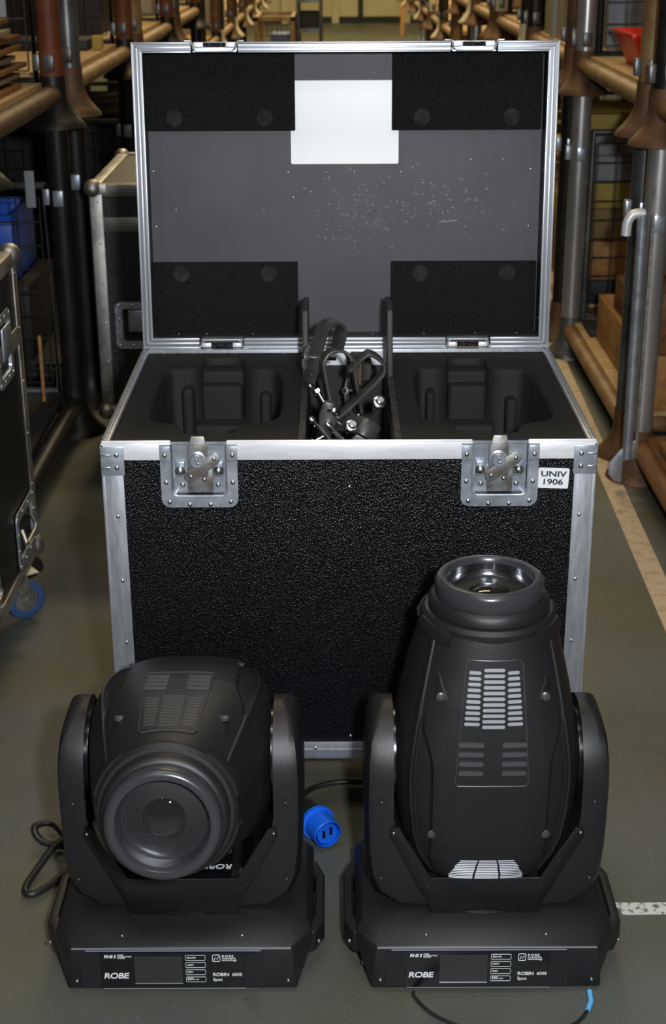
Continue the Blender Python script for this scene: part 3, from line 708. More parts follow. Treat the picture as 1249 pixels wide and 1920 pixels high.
    m = MB(); m.lathe([(.086, .250), (.093, .256), (.093, .268), (.088, .274), (.083, .276)], 56); m.build('front_collar', 'fixture', hd)
    m = MB(); m.lathe([(.080, .270), (.0835, .276), (.0835, .296), (.080, .302), (.075, .304), (.069, .303), (.0665, .300), (.0655, .292), (.0655, .262)], 64, caps=False); m.build('lens_bezel', 'lens_ring', hd)
    m = MB(); m.lathe([(.0655, .294), (.0650, .286), (.0632, .278), (.0595, .272), (.0555, .2685), (.0515, .267)], 56, caps=False); m.build('reflector_cone', 'reflector', hd, smooth=60)
    m = MB(); m.lathe([(.0515, .267), (.051, .20), (.036, .19), (.036, .16), (.0001, .159)], 48, caps=False); m.build('lens_barrel', 'tube_black', hd)
    m = MB(); m.lathe([(.0515, .266), (.0505, .270), (.0485, .267), (.0485, .262)], 56, caps=False); m.build('lens_retainer', 'lens_ring', hd, smooth=60)
    m = MB(); m.lathe([(.0002, .246), (.0487, .246), (.0487, .257), (.045, .2645), (.039, .271), (.030, .277), (.018, .2815), (.008, .2830), (.0002, .2833)], 56, caps=False); m.build('front_lens', 'glass', hd, smooth=60)
    m = MB(); m.lathe([(.0001, .200), (.020, .202), (.033, .209), (.040, .218), (.045, .219)], 48, caps=False); m.build('inner_lens', 'gloss_black', hd, smooth=60)
    m = MB(); m.lathe([(.034, .222), (.044, .240), (.0505, .242)], 48, caps=False); m.build('inner_ring', 'reflector', hd, smooth=60)
    # vent panels front and back
    for side in (-1, 1):
        def conform(pts, nm, mt, up_, parent, drop=.006):
            """rounded outline pts in (x,t) laid on the shell and raised by up_"""
            cx = sum(p[0] for p in pts)/len(pts); ct = sum(p[1] for p in pts)/len(pts)
            rs = []
            for f in (1.0, 1.0, .97, .6, .3, .02):
                k = len(rs); z = -drop if k == 0 else (up_*.6 if k == 1 else up_)
                rs.append([((cx+(p[0]-cx)*f), surf(cx+(p[0]-cx)*f, ct+(p[1]-ct)*f, side)+side*z, ct+(p[1]-ct)*f) for p in pts])
            return MB().loft(rs).build(nm, mt, parent, smooth=40)
        def trap(x0, x1, t0, t1, r, n=4):
            """x0 half width at t0 (low), x1 half width at t1 (high)"""
            pts = rr(-1, 1, 0, 1, .12, n); return [(p[0]*(x0+(x1-x0)*p[1]), t0+(t1-t0)*p[1]) for p in pts]
        rows, cols = 26, 14; t0, t1 = .012, .213
        def pp(i, j, up_):
            t = t0+(t1-t0)*j/rows; hw_ = .056+(.042-.056)*j/rows
            ed = min(j, rows-j)
            if ed == 0: hw_ -= .004
            x = -hw_+2*hw_*i/cols
            return (x, surf(x, t, side)+side*up_, t)
        top = [pp(i, j, .0016) for j in range(rows+1) for i in range(cols+1)]; g = MB(); nn = cols+1
        g.add(top, [(j*nn+i, j*nn+i+1, (j+1)*nn+i+1, (j+1)*nn+i) for j in range(rows) for i in range(cols)])
        bd = [(i, 0) for i in range(cols)]+[(cols, j) for j in range(rows)]+[(cols-i, rows) for i in range(cols)]+[(0, rows-j) for j in range(rows)]
        nb = len(bd); g.add([pp(i, j, .0016) for i, j in bd]+[pp(i, j, -.004) for i, j in bd], [(k, (k+1) % nb, nb+(k+1) % nb, nb+k) for k in range(nb)])
        vp = g.build('vent_panel', 'fixture', hd, smooth=40)
        MB().tube([pp(i, j, .0018) for i, j in bd+bd[:1]], .0008, 6).build('panel_outline', 'fixture_line', vp)
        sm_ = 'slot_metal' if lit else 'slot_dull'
        def bar(cx, ct, wx, wt, nm, mt, up_, par):
            rs = []
            o_ = rr(cx-wx, cx+wx, ct-wt, ct+wt, wt*.98, 3)
            for f, z in ((1, -.002), (1, up_), (.7, up_), (.05, up_)):
                rs.append([((cx+(p[0]-cx)*f), surf(cx+(p[0]-cx)*f, ct+(p[1]-ct)*f, side)+side*(z+.0018), ct+(p[1]-ct)*f) for p in o_])
            return MB().loft(rs).build(nm, mt, par, smooth=40)
        for k in range(11):
            t = .1985-k*.0088; g = 1+.12*(k/10)
            bar(0, t, .0155*g, .0026, 'vent_slot', sm_, .0003, vp)
        for k in range(10):
            t = .194-k*.0088; g = 1+.30*(k/9)
            for sx in (-1, 1): bar(sx*(.0285*(1+.14*k/9)), t, .0090*g, .0026, 'vent_slot', sm_, .0003, vp)
        for k in range(4):
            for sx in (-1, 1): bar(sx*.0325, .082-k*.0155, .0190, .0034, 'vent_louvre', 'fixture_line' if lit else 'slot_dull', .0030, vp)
        if side == -1 or not lit:
            pass
        for sx in (-1, 1):
            td = [(sx*(.078+.0095*cos(R(g))), .150+.0095*sin(R(g))) for g in range(180, 361, 20)]+[(sx*.086, .168), (sx*.0815, .188), (sx*.0780, .176)]
            conform(td, 'screw_well', 'teardrop', .0004, hd, .004)  # dark patch on the shell painting the recess shade, not sunk in
            y = surf(.078, .150, side)
            T = Matrix.Translation((sx*.078, y, .150)) @ Matrix.Rotation(-side*R(90), 4, 'X')
            m = MB(); m.lathe([(.008, -.002), (.008, .001), (.0045, .003)], 16, T); m.box(-.006, .006, -.0012, .0012, .0025, .0042, T); m.build('shell_screw', 'screw_grey', hd)
            y = surf(.088, -.085, side); T = Matrix.Translation((sx*.088, y+side*.001, -.085)) @ Matrix.Rotation(-side*R(90), 4, 'X')
            m = MB(); m.lathe([(.007, -.002), (.007, .001), (.0045, .0022)], 16, T); m.build('shell_screw', 'screw_grey', hd)
    # rear exhaust grille
    gr = None
    for k in range(12):
        t = -.135-.0042*k; hwid = .050*(.78+.22*min(1, (k+1)/4)) if k < 4 else .050+.002*min(4, k-4)
        for a, b in ((-1, -.36), (-.30, .34), (.40, 1)):
            x0, x1 = a*hwid, b*hwid
            pts = [(x0+(x1-x0)*q/5, surf(x0+(x1-x0)*q/5, t, -1)-.0012, t) for q in range(6)]
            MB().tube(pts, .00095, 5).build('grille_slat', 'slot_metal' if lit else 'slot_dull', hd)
    return root
_m = MB().ball((0, 0, 0), .0042, 10, .4); _s = _m.build('screw', 'rivet_dark'); DSC = _s.data; bpy.data.objects.remove(_s)
make_fixture('moving_head_light', 'black stage light with upright head, bright vent slots and lens facing up, on the right', .2355, 2.047, 0, True)
make_fixture('moving_head_light', 'black stage light on the left, head tipped forward with round lens facing the viewer', -.2440, 2.047, R(80), False)

# ------------------------------------------------------------------ cables and plug
e = empty('power_plug', (-.052, 2.36, 0)); tag(e, 'blue round mains plug on a black cable lying between the two stage lights', 'plug')
A = Vector((.017, -.046, .034)); D = Vector((.38, -.80, .02)).normalized()
q = D.to_track_quat('Z', 'Y').to_matrix().to_4x4(); q.translation = A
m = MB(); m.lathe([(.030, -.006), (.033, -.004), (.033, .004), (.0275, .006), (.0265, .045), (.0250, .046), (.0245, .040), (.0245, .012)], 32, q, caps=False)
m.lathe([(.001, .012), (.0248, .012)], 32, q, caps=False); b_ = m.build('plug_shell', 'blue_plastic', e)
m = MB()
m.lathe([(.020, .012), (.020, .043)], 24, q); m.build('pin_block', 'blue_plastic', b_)
for k, (x, y) in enumerate(((-.007, .0), (.007, .004))):
    m = MB(); m.box(x-.0028, x+.0028, y-.008, y+.008, .0425, .0436, q); m.build('contact_slot', 'tube_black', b_)
m = MB(); m.lathe([(.016, -.075), (.020, -.06), (.022, -.03), (.024, -.004), (.030, -.003)], 24, q); m.build('plug_body', 'cable', e)
st_ = q @ Vector((0, 0, -.07))
m = MB(); m.tube(smoothpath([tuple(st_), (-.012, .055, .024), (.002, .105, .010), (.04, .13, .008), (.09, .135, .008), (.16, .12, .008), (.26, .05, .01)], 8), .0055, 10); m.build('cord', 'cable', e)
cb = MB().tube(smoothpath([(-.40, 2.235, .02), (-.47, 2.255, .02), (-.525, 2.318, .030), (-.556, 2.303, .032), (-.535, 2.285, .012), (-.46, 2.27, .01)], 8), .0065, 10)
cb.tube(smoothpath([(-.44, 2.30, .03), (-.50, 2.265, .03), (-.538, 2.185, .012), (-.545, 2.145, .008), (-.53, 2.135, .008), (-.505, 2.160, .008), (-.488, 2.19, .008), (-.46, 2.225, .01)], 8), .0065, 10)
tag(cb.build('power_cable', 'cable'), 'black power cable looping out behind the left stage light', 'cable')
e = empty('safety_wire', (.1, 1.86, 0)); tag(e, 'thin black wire with a pale blue tip looping from under the right stage light', 'wire')
MB().tube(smoothpath([(.021, .0225, .0035), (.0225, .01, .004), (.045, -.025, .004), (.080, -.052, .004), (.13, -.075, .004), (.21, -.075, .004), (.265, -.052, .004), (.290, -.022, .005)], 8), .0028, 8).build('wire', 'cable', e)
MB().tube([(.289, -.024, .006), (.297, -.006, .007), (.298, .016, .010)], .0042, 8).build('tip', 'lightblue', e)

# ------------------------------------------------------------------ neighbouring flight cases
def far_case(name, label, loc, sx, sy, z0, z1, split, edge='alu_old', lam='laminate_far', rz=0):
    """closed flight case; loc = front-left corner on the floor"""
    e = empty(name, loc, rz); tag(e, label, 'flight case')
    MB().box(.003, sx-.003, .003, sy-.003, z0+.003, z1-.003).build('body', lam, e)
    w_ = .040
    for x, a in ((0, 1), (sx, -1)):
        for y, b in ((0, 1), (sy, -1)):
            m = MB(); m.box(*sorted((x, x+a*w_)), *sorted((y, y+b*.004)), z0, z1); m.box(*sorted((x, x+a*.004)), *sorted((y, y+b*w_)), z0, z1)
            c = m.build('corner_extrusion', edge, e, .001)
            for k in range(6):
                zz = z0+.05+(z1-z0-.1)*k/5
                obj('rivet', RIV, c, (x+a*w_*.7, y-b*.0005, zz), (R(90), 0, 0), (.9,)*3); obj('rivet', RIV, c, (x-a*.0005, y+b*w_*.7, zz), (0, R(90), 0), (.9,)*3)
    for zz, h in ((z0, .035), (split-.022, .044), (z1-.035, .035)):
        m = MB()
        m.box(w_, sx-w_, -.0008, .003, zz, zz+h); m.box(w_, sx-w_, sy-.003, sy+.0008, zz, zz+h)
        m.box(-.0008, .003, w_, sy-w_, zz, zz+h); m.box(sx-.003, sx+.0008, w_, sy-w_, zz, zz+h)
        m.build('rail', edge, e, .001)
    m = MB()
    m.box(0, sx, 0, .035, z1-.003, z1+.001); m.box(0, sx, sy-.035, sy, z1-.003, z1+.001); m.box(0, .035, .035, sy-.035, z1-.003, z1+.001); m.box(sx-.035, sx, .035, sy-.035, z1-.003, z1+.001)
    m.build('top_edge', edge, e, .001)
    for x in (0, sx):
        for y in (0, sy):
            for z in (z0, z1):
                cx = .012 if x == 0 else sx-.012; cy = .012 if y == 0 else sy-.012; cz = z+.012 if z == z0 else z-.012
                m = MB(); m.ball((cx, cy, cz), .028, 14)
                a = 1 if x == 0 else -1; b = 1 if y == 0 else -1; c = 1 if z == z0 else -1
                m.box(*sorted((x-a*.002, x+a*.055)), *sorted((y-b*.002, y+b*.01)), *sorted((z-c*.002, z+c*.03)))
                m.build('ball_corner', edge, e, .004)
    return e
def recess_fitting(parent, T, w2, h2, kind, bar=True):
    """rounded recessed dish plate in local x-z, facing -y"""
    m = MB(); out = rr(-w2, w2, -h2, h2, .018, 5); inn = rr(-w2+.022, w2-.022, -h2+.022, h2-.022, .010, 5); n = len(out)
    vs = [(p[0], -.003, p[1]) for p in out]+[(p[0], 0, p[1]) for p in out]+[(p[0], -.003, p[1]) for p in inn]+[(p[0]*.96, .006, p[1]*.96) for p in inn]
    fs = []
    for i in range(n):
        j = (i+1) % n; fs += [(i, j, 2*n+j, 2*n+i), (i, n+i, n+j, j), (2*n+i, 2*n+j, 3*n+j, 3*n+i)]
    fs.append(tuple(3*n+i for i in range(n)))
    m.add(vs, fs); o = m.build(kind, 'zinc', parent, smooth=35); o.matrix_local = T
    for i in range(4):
        for s in (-1, 1):
            obj('rivet', RIV, o, (-w2+.011+(2*w2-.022)*i/3, -.003, s*(h2-.011)), (R(90), 0, 0), (1.1,)*3)
            if i in (1, 2): obj('rivet', RIV, o, (s*(w2-.011), -.003, (-h2+.011)+(2*h2-.022)*i/3), (R(90), 0, 0), (1.1,)*3)
    if bar: MB().tube([(-w2*.55, -.003, h2*.30), (-w2*.60, -.012, -.1*h2), (-w2*.5, -.012, -.25*h2), (w2*.5, -.012, -.25*h2), (w2*.6, -.012, -.1*h2), (w2*.55, -.003, h2*.3)], .006, 8).build('grip', 'alu_old', o)
    else: MB().box(-w2*.45, w2*.7, -.008, -.002, -.25*h2, h2*.65).build('lever', 'zinc', o, .002)
    return o
nc = far_case('flight_case', 'black flight case cut off by the left edge, with a blue caster wheel', (-1.45, 2.62, 0), .71, .77, .135, .885, .69)
S = Matrix.Rotation(R(90), 4, 'Z')     # plate facing +x
recess_fitting(nc, Matrix.Translation((.7105, 3.33-2.62-.08, .24)) @ S, .10, .070, 'handle_plate')
recess_fitting(nc, Matrix.Translation((.7105, 3.26-2.62-.07, .70)) @ S, .075, .080, 'latch_plate', False)
recess_fitting(nc, Matrix.Translation((.7105, 2.85-2.62, .24)) @ S, .10, .070, 'handle_plate')
for (x, y) in ((.09, .10), (.66, .10), (.09, .62), (.675, .625)):
    caster_proto(nc, (x, y, .135), R(-55) if x > .5 else R(90), 'blue_tyre')
bc = far_case('flight_case', 'black flight case with grey ball corner, standing behind the left of the open case', (-.745, 4.50, 0), .62, .70, .125, .855, .735, 'alu_old')
recess_fitting(bc, Matrix.Translation((.135, -.001, .42)), .075, .075, 'latch_plate', False)
recess_fitting(bc, Matrix.Translation((.485, -.001, .42)), .075, .075, 'latch_plate', False)
for (x, y) in ((.09, .10), (.53, .10), (.09, .60), (.53, .60)): caster_proto(bc, (x, y, .125), R(90), 'blue_tyre')

# ------------------------------------------------------------------ post pallets (stillages)
def bell(m):
    m.lathe([(.039, .155), (.041, .105), (.044, .080), (.058, .050), (.078, .026), (.094, .010), (.097, 0), (.089, .0), (.060, .030), (.040, .06)], 28, caps=False)
def grid(w, h, step, t=.0022):
    m = MB(); n = max(1, int(w/step)); k = max(1, int(h/step))
    for i in range(n+1): x = w*i/n; m.box(x-t, x+t, -t, t, 0, h)
    for j in range(k+1): z = h*j/k; m.box(0, w, -t*1.5, t*.5, z-t, z+t)
    return m
CACHE = {}
def shared(key, fn, m, bevel=0):
    k = (key, m)
    if k not in CACHE:
        o = fn().build(key[0], m, None, bevel); CACHE[k] = o.data; bpy.data.objects.remove(o)
    return CACHE[k]
def pallet(label, group, side, y0, y1, z, h, mats, mesh_far=True, mesh_near=False, deck=True, depth=1.05, x=.93, deckm='plywood', fence=.74, back=True, front_tube=.10):
    """tubular post pallet; side=+1 right row, -1 left row; aisle posts at |x|=x, y0/y1 post centres"""
    pm, fm, rm, gm = mats
    e = empty('post_pallet', (side*x, y0, z)); tag(e, label, 'post pallet', group)
    L = y1-y0
    for k, (px, py) in enumerate(((0, 0), (0, L), (side*depth, 0), (side*depth, L))):
        pmat = pm[k % len(pm)]; fmat = fm[k % len(fm)]
        def post():
            m = MB(); m.cyl((0, 0, .10), (0, 0, h+.03), .0365, 24); return m
        p = obj('post', shared(('post', round(h, 3)), post, pmat), e, (px, py, 0))
        def ft(): m = MB(); bell(m); return m
        obj('bell_foot', shared(('bell_foot',), ft, fmat), e, (px, py, 0))
        def lug():
            m = MB(); m.box(-.016, .016, -.050, -.032, 0, .05); m.box(-.052, -.034, -.016, .016, 0, .05); return m
        obj('panel_lug', shared(('panel_lug',), lug, 'zinc' if k < 2 and z < .5 else 'steel_grey', .002), p, (0, 0, min(.76, h-.22) if z < .5 else .17))
    def rail_y(): return MB().cyl((0, .03, 0), (0, L-.03, 0), .030, 16)
    def rail_x(): return MB().cyl((.03, 0, 0), (depth-.03, 0, 0), .026, 16)
    for px in (0, side*depth): obj('side_rail', shared(('side_rail', round(L, 3)), rail_y, rm), e, (px, 0, front_tube))
    for py in (0, L): obj('end_rail', shared(('end_rail', round(depth, 3)), rail_x, rm), e, (0 if side > 0 else -depth, py, front_tube))
    if deck:
        def dk(): return MB().box(.012, depth-.03, .02, L-.02, 0, .018)
        obj('deck', shared(('deck', round(L, 3), round(depth, 2)), dk, deckm), e, (0 if side > 0 else -depth, 0, front_tube+.018), scale=(1, 1, 1))
    fh = min(fence, h-.30) if z < .1 else fence
    def pan(w_):
        def f(): g = grid(w_-.14, fh-.05, .072); return g
        def fr():
            m = MB(); a, b = .05, w_-.05
            m.tube([(a, 0, -.02), (a, 0, fh), (b, 0, fh), (b, 0, -.02), (a, 0, -.02)], .014, 10); return m
        return f, fr
    def panel(w_, loc, rz):
        f, fr = pan(w_)
        o = obj('mesh_panel', shared(('mesh_panel', round(w_, 3), fh), fr, 'steel_grey' if gm == 'steel_grey' else gm), e, loc, (0, 0, rz))
        obj('wire_mesh', shared(('wire_mesh', round(w_, 3), fh), f, 'steel_dark'), o, (.07, 0, .01))
    zz = front_tube+.06
    if mesh_far: panel(depth, (0 if side > 0 else -depth, L, zz), 0)
    if mesh_near: panel(depth, (0 if side > 0 else -depth, 0, zz), 0)
    if back: panel(L, (side*depth, 0, zz), R(90))
    return e
ORD = ['nearest', 'second', 'third', 'fourth', 'fifth', 'sixth', 'seventh', 'eighth', 'ninth', 'tenth', 'eleventh', 'twelfth', 'thirteenth']
BR, GR, DK, RD, TN, BN = 'steel_bright', 'steel_grey', 'steel_dark', 'rust_red', 'rust_tan', 'rust_brown'
RG, LG = 'post pallets stacked along the right of the aisle', 'post pallets stacked along the left of the aisle'
# right row
pallet('rusty post pallet whose bright end post stands at the right edge, cut off by it', RG, 1, 3.02, 4.25, 0, 1.0, ([BR], [BN], 'wood_brown', DK), mesh_far=False, back=True, deckm='wood_brown')
pallet('rusty post pallet stacked on the bright-posted one at the right edge', RG, 1, 3.02, 4.25, 1.0, 1.0, ([DK], [BN], TN, DK), mesh_far=False)
yr = []
for k in range(11): yr.append((4.46+1.455*k, 5.66+1.455*k))
for k, (a, b) in enumerate(yr):
    far = k > 4; h = 1.0 if not far else .72
    lo = ([GR, BR], [BN, GR], TN, 'steel_grey') if k == 0 else (([DK, BR], [BN], TN, 'steel_grey') if k % 2 else ([BN, TN], [TN], TN, DK))
    hi = ([TN, BR], [BN, 'rust_brown'], TN, DK) if k == 0 else (([BN, DK], [BN], TN, DK) if k % 2 else ([DK, 'cream'], ['cream', BN], TN, DK))
    o1 = ORD[k+1]
    if k < 8: pallet('lower post pallet, %s along the right row from the camera' % o1 + (', holding the open wooden crate' if k == 0 else ''), RG, 1, a, b, 0, h, lo, mesh_far=k < 3, back=k < 3)
    pallet('upper post pallet, %s along the right row from the camera' % o1 + (', holding the red bin' if k == 0 else ''), RG, 1, a, b, h, 1.0, hi, mesh_far=k < 4, back=k < 3)
# left row
yl = [(3.36+1.69*k+(.20 if k == 0 else 0), 4.72+1.69*k) for k in range(10)]
for k, (a, b) in enumerate(yl):
    far = k > 3; h = 1.0 if not far else .72
    lo = ([DK], [DK], DK, 'steel_grey')
    hi = ([DK, RD], [DK], 'rust_brown', DK) if k == 0 else ([GR, RD] if k in (1, 3) else ([TN, RD] if k == 2 else [DK, BN]), [BN, DK] if k < 5 else ['cream', BN], TN, DK)
    o1 = ORD[k]
    if k < 7: pallet('dark lower post pallet, %s along the left row from the camera' % o1, LG, -1, a, b, 0, h, lo, mesh_far=k < 3, back=k < 2, x=.87, fence=.66, deckm='dark_box')
    pallet('upper post pallet, %s along the left row from the camera' % o1 + (', holding slatted panels' if k == 0 else ''), LG, -1, a, b, h, 1.0, hi, mesh_far=k < 4, back=k < 3, x=.87)

# drop-side gate bar hooked at the near right post
e = empty('gate_bar', (.872, 4.14, 0)); tag(e, 'silver gate bar with a bent hook top standing against the bright post at the right', 'gate bar')
MB().cyl((0, 0, .10), (-.004, 0, .825), .015, 16).build('upright_tube', 'zinc', e)
MB().tube(smoothpath([(.0, 0, .825), (-.018, 0, .826), (-.035, 0, .820), (-.046, 0, .80), (-.048, 0, .765)], 6), .014, 12).build('hook', 'aluminium_bright', e)
MB().prism([(.022, .105), (-.022, .075), (-.052, .035), (-.052, 0), (-.035, -.022), (-.012, -.028), (-.012, .04), (.020, .045)], -.006, .0, 'y', Matrix.Translation((0, 0, .05))).build('foot_plate', 'zinc', e, .001)
MB().box(.022, .030, -.004, .004, .10, .82).build('flat_bar', 'zinc_dull', e)

# ------------------------------------------------------------------ goods on the pallets
def thing_box(name, label, cat, m, x0, x1, y0, y1, z0, z1, group=None, bevel=.004):
    return tag(MB().box(x0, x1, y0, y1, z0, z1).build(name, m, None, bevel), label, cat, group)
D0, D1 = .137, 1.137
# right, lower
e = empty('wooden_crate', (.985, 4.50, D0)); tag(e, 'open brown wooden crate with an orange edge on the lower right pallet', 'crate')
for nm, b in (('side_board', (0, .02, 0, .88, 0, .17)), ('side_board', (.6, .62, 0, .88, 0, .17)), ('end_board', (.02, .6, 0, .02, 0, .17)), ('end_board', (.02, .6, .86, .88, 0, .17))):
    MB().box(*b).build(nm, 'wood_orange', e, .002)
MB().box(.02, .6, .02, .86, .0, .012).build('bottom_board', 'wood_brown', e)
thing_box('cardboard_box', 'brown cardboard box standing in the open wooden crate', 'box', 'wood_brown', 1.03, 1.50, 5.00, 5.30, D0+.014, D0+.26)
thing_box('flat_sheet', 'dark grey sheet lying on the lower right pallet next to the second post', 'sheet', 'dark_box', .965, 1.35, 5.40, 5.60, D0, D0+.02)
thing_box('wooden_block', 'small yellow wooden block inside the open wooden crate', 'block', 'yellow_box', 1.10, 1.13, 4.72, 4.76, D0+.014, D0+.10)
zz = D0
for i, (mt, hh) in enumerate((('dark_box', .10), ('wood_orange', .16), ('cardboard', .13), ('yellow_box', .11), ('grey_box', .10), ('grey_box', .09), ('yellow_box', .07))):
    thing_box('storage_box', '%s box, %s from the floor in the stack behind the right wire mesh' % (('dark', 'orange wooden', 'brown cardboard', 'mustard yellow', 'lower grey', 'upper grey', 'topmost yellow')[i], ('lowest', 'second', 'third', 'fourth', 'fifth', 'sixth', 'highest')[i]), 'box', mt,
              1.01+.01*(i % 3), 1.62, 5.93, 6.40, zz, zz+hh-.003, 'boxes stacked behind the wire mesh'); zz += hh
thing_box('cardboard_box', 'tan cardboard box left of the mesh stack on the third lower right pallet', 'box', 'cardboard', .985, 1.5, 6.5, 6.9, D0, D0+.35)
thing_box('timber_board', 'brown board deck edge on the pallet at the right edge', 'board', 'wood_orange', .955, 1.6, 3.15, 4.10, D0+.001, D0+.030)
# right, upper
e = empty('parts_bin', (1.0, 5.02, D1)); tag(e, 'red plastic parts bin on the upper right pallet', 'bin')
m = MB(); m.loft([[(.02, .02, 0), (.30, .02, 0), (.30, .30, 0), (.02, .30, 0)], [(-.02, -.02, .10), (.33, -.02, .10), (.33, .33, .10), (-.02, .33, .10)], [(-.03, -.03, .10), (.34, -.03, .10), (.34, .34, .10), (-.03, .34, .10)], [(-.03, -.03, .115), (.34, -.03, .115), (.34, .34, .115), (-.03, .34, .115)], [(-.012, -.012, .115), (.322, -.012, .115), (.322, .322, .115), (-.012, .322, .115)], [(.03, .03, .01), (.29, .03, .01), (.29, .29, .01), (.03, .29, .01)]])
m.build('body', 'red_plastic', e, .002)
MB().box(.04, .10, .006, .010, .035, .055).build('label_plate', 'cardboard', e)
thing_box('dark_box', 'dark box standing behind the red plastic bin', 'box', 'dark_box', 1.16, 1.55, 5.38, 5.58, D1, D1+.20)
thing_box('grey_carton', 'pale grey carton behind the wire mesh above the red bin', 'box', 'grey_box', 1.06, 1.60, 5.95, 6.3, D1, D1+.52)
e = empty('locker', (.955, 6.35, D1)); tag(e, 'tall cream metal locker with a dark gap, above the right corner of the raised lid', 'locker')
MB().box(0, .34, 0, .62, 0, 1.2).build('body', 'cream', e, .004); MB().box(.05, .16, -.006, .002, .04, 1.16).build('door', 'cream', e, .003); MB().box(.19, .32, -.006, .002, .04, 1.16).build('door', 'cream', e, .003)
MB().box(-.012, 0, .26, .36, 0, 1.2).build('side_trim', 'grey_box', e)
thing_box('machine_part', 'black machine part with a bright edge on the fourth right pallet', 'machine part', 'dark_box', .97, 1.2, 7.55, 7.9, D1, D1+.10)
thing_box('bright_strip', 'bright metal strip lying on the black machine part', 'strip', 'alu_old', .99, 1.09, 7.54, 7.60, D1+.101, D1+.125)
thing_box('red_sack', 'red and white carton on the upper right pallets in the distance', 'box', 'red_plastic', .95, 1.25, 10.6, 10.9, D1, D1+.4)
thing_box('white_carton', 'cream carton beside the distant red carton', 'box', 'cream', .93, 1.2, 9.1, 9.4, D1, D1+.3)
# left, upper: stack of slats
z = D1+.002
for i in range(8):
    cr = i % 2 == 1 if i < 3 else i % 3 == 0
    zt = z+i*.0265
    o = MB(); o.box(-1.75, -.925-.012*(i % 2), 3.75, 4.52+.05*((i*7) % 3)-.10*(i > 5), zt, zt+.013); o.box(-1.75, -.96, 3.77, 3.80, zt+.013, zt+.0262); o.box(-1.75, -.96, 4.2, 4.23, zt+.013, zt+.0262)
    tag(o.build('slat_panel', 'strip_cream' if cr else 'strip_orange', None, .001), '%s slatted panel, %s from the bottom of the upper left stack' % ('cream' if cr else 'orange ribbed', ('lowest', 'second', 'third', 'fourth', 'fifth', 'sixth', 'seventh', 'topmost')[i]), 'panel', 'slatted panels stacked at the upper left')
thing_box('paper_sheet', 'pale paper sheets hanging on the mesh above the slatted panels', 'paper', 'grey_box', -1.03, -.985, 4.665, 4.675, 1.33, 1.52, bevel=.0005)
thing_box('document_board', 'pale grey board standing on the second upper left pallet', 'board', 'grey_box', -.935, -.890, 5.32, 5.335, D1, D1+.115, bevel=.001)
thing_box('small_carton', 'small yellow carton on the second upper left pallet', 'box', 'yellow_box', -.945, -.905, 6.02, 6.06, D1+.001, D1+.055)
thing_box('black_case', 'flat black case beside the small yellow carton', 'box', 'dark_box', -1.35, -.96, 6.0, 6.28, D1, D1+.038)
thing_box('cream_carton', 'cream carton with a pink base on the fourth upper left pallet', 'box', 'cream', -1.2, -.93, 8.6, 8.9, D1, D1+.5)
thing_box('cream_cabinet', 'large cream cabinet standing far along the left upper pallets', 'cabinet', 'cream', -1.20, -.87, 11.95, 12.5, .858, 1.6)
# left, lower
for i, (x0, x1) in enumerate(((-1.62, -1.35), (-1.33, -1.07))):
    e = empty('crate', (x0-.06, 5.15, .405)); tag(e, '%s blue plastic crate behind the wire mesh on the left' % ('left-hand', 'right-hand')[i], 'crate', 'blue crates behind the mesh')
    m = MB(); w_ = x1-x0
    m.box(0, w_, 0, .015, 0, .245); m.box(0, w_, .38, .395, 0, .245); m.box(0, .015, .015, .38, 0, .245); m.box(w_-.015, w_, .015, .38, 0, .245); m.box(0, w_, 0, .395, 0, .012)
    m.build('body', 'blue_plastic', e, .002)
    MB().box(-.008, w_+.008, -.008, .002, .22, .245).build('rim', 'blue_plastic', e)
thing_box('cardboard_box', 'dark brown box under the blue crates on the left', 'box', 'dark_box', -1.70, -1.08, 5.12, 5.6, .137, .404)
thing_box('spirit_level', 'thin orange pole leaning by the dark left post', 'pole', 'wood_orange', -.955, -.945, 4.60, 4.612, .14, .36, bevel=.001)
thing_box('white_tag', 'white label on the dark left post', 'label', 'grey_box', -.975, -.945, 4.69, 4.695, .755, .87, bevel=.0005)

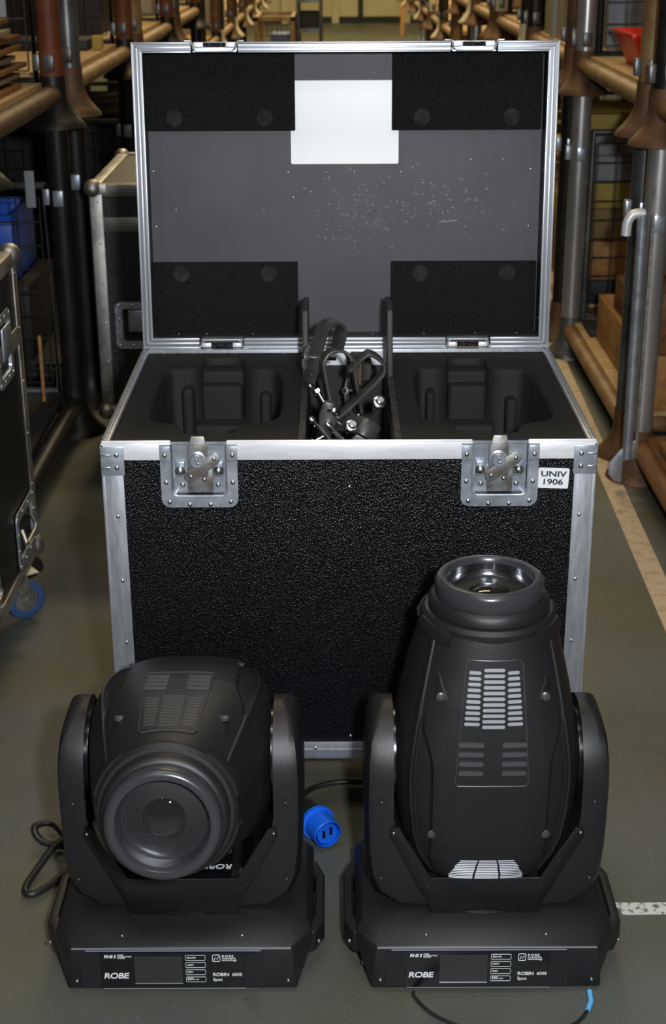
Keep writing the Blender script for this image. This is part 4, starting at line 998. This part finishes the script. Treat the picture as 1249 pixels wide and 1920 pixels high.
# ------------------------------------------------------------------ far end of the aisle
e = empty('mesh_stillage', (-.72, 14.5, 0)); tag(e, 'low mesh-sided stillage far down the left of the aisle', 'stillage')
m = MB()
for x in (0, .34): m.box(x-.018, x+.018, 0, 1, .795, .825); m.box(x-.02, x+.02, -.02, .02, 0, .82); m.box(x-.02, x+.02, .98, 1.02, 0, .82)
m.box(-.02, .36, -.02, .02, .79, .83); m.box(-.02, .36, .98, 1.02, .79, .83); m.build('frame', 'rust_tan', e)
g = grid(.32, .70, .045, .003).build('mesh_panel', 'rust_brown', e); g.location = (.01, 0, .1)
MB().box(.02, .32, .02, .98, .09, .11).build('deck', 'wood_brown', e)
thing_box('blue_box', 'blue box inside the distant mesh stillage', 'box', 'blue_tyre', -.60, -.42, 14.7, 15.1, .112, .66)
e = empty('steel_trolley', (-.34, 15.0, 0)); tag(e, 'grey steel frame trolley far down the aisle beside the mesh stillage', 'trolley')
m = MB()
for x in (0, .22):
    for y in (0, .6): m.cyl((x, y, 0), (x, y, 1.05), .016, 10)
for z in (.3, .66, .93): m.box(-.01, .23, -.01, .61, z, z+.035)
m.build('frame', 'steel_grey', e); thing_box('carton', 'dark carton on the middle shelf of the distant steel trolley', 'box', 'dark_box', -.32, -.14, 15.05, 15.5, .70, .84)
e = empty('orange_upright', (1.12, 25.0, 0)); 
MB().box(-.03, .03, -.03, .03, 0, 2.4).build('upright', 'wood_orange', e); tag(e, 'thin orange upright far down the right side of the aisle', 'upright')

thing_box('dark_crate', 'large dark crate filling the second upper left pallet', 'crate', 'dark_box', -1.85, -1.30, 5.25, 5.95, D1, D1+.75)  # invented goods, added so the lit decks behind stay dark
thing_box('dark_crate', 'large dark crate filling the third upper left pallet', 'crate', 'dark_box', -1.85, -1.05, 7.0, 7.9, D1, D1+.75)
thing_box('dark_carton', 'dark carton low on the second upper right pallet, beyond the red bin', 'box', 'dark_box', 1.62, 1.9, 4.7, 5.5, D1, D1+.6)  # another added block, keeps brightness off the right deck
thing_box('dark_machine', 'dark machine housing on the lower left pallet beyond the blue crates', 'machine', 'dark_box', -1.8, -.97, 6.9, 7.9, .137, .80)  # dark mass added to hold the lower left in darkness
thing_box('dark_machine', 'dark machine housing filling the nearest lower left pallet', 'machine', 'dark_box', -1.8, -1.25, 3.75, 4.45, .137, .70)
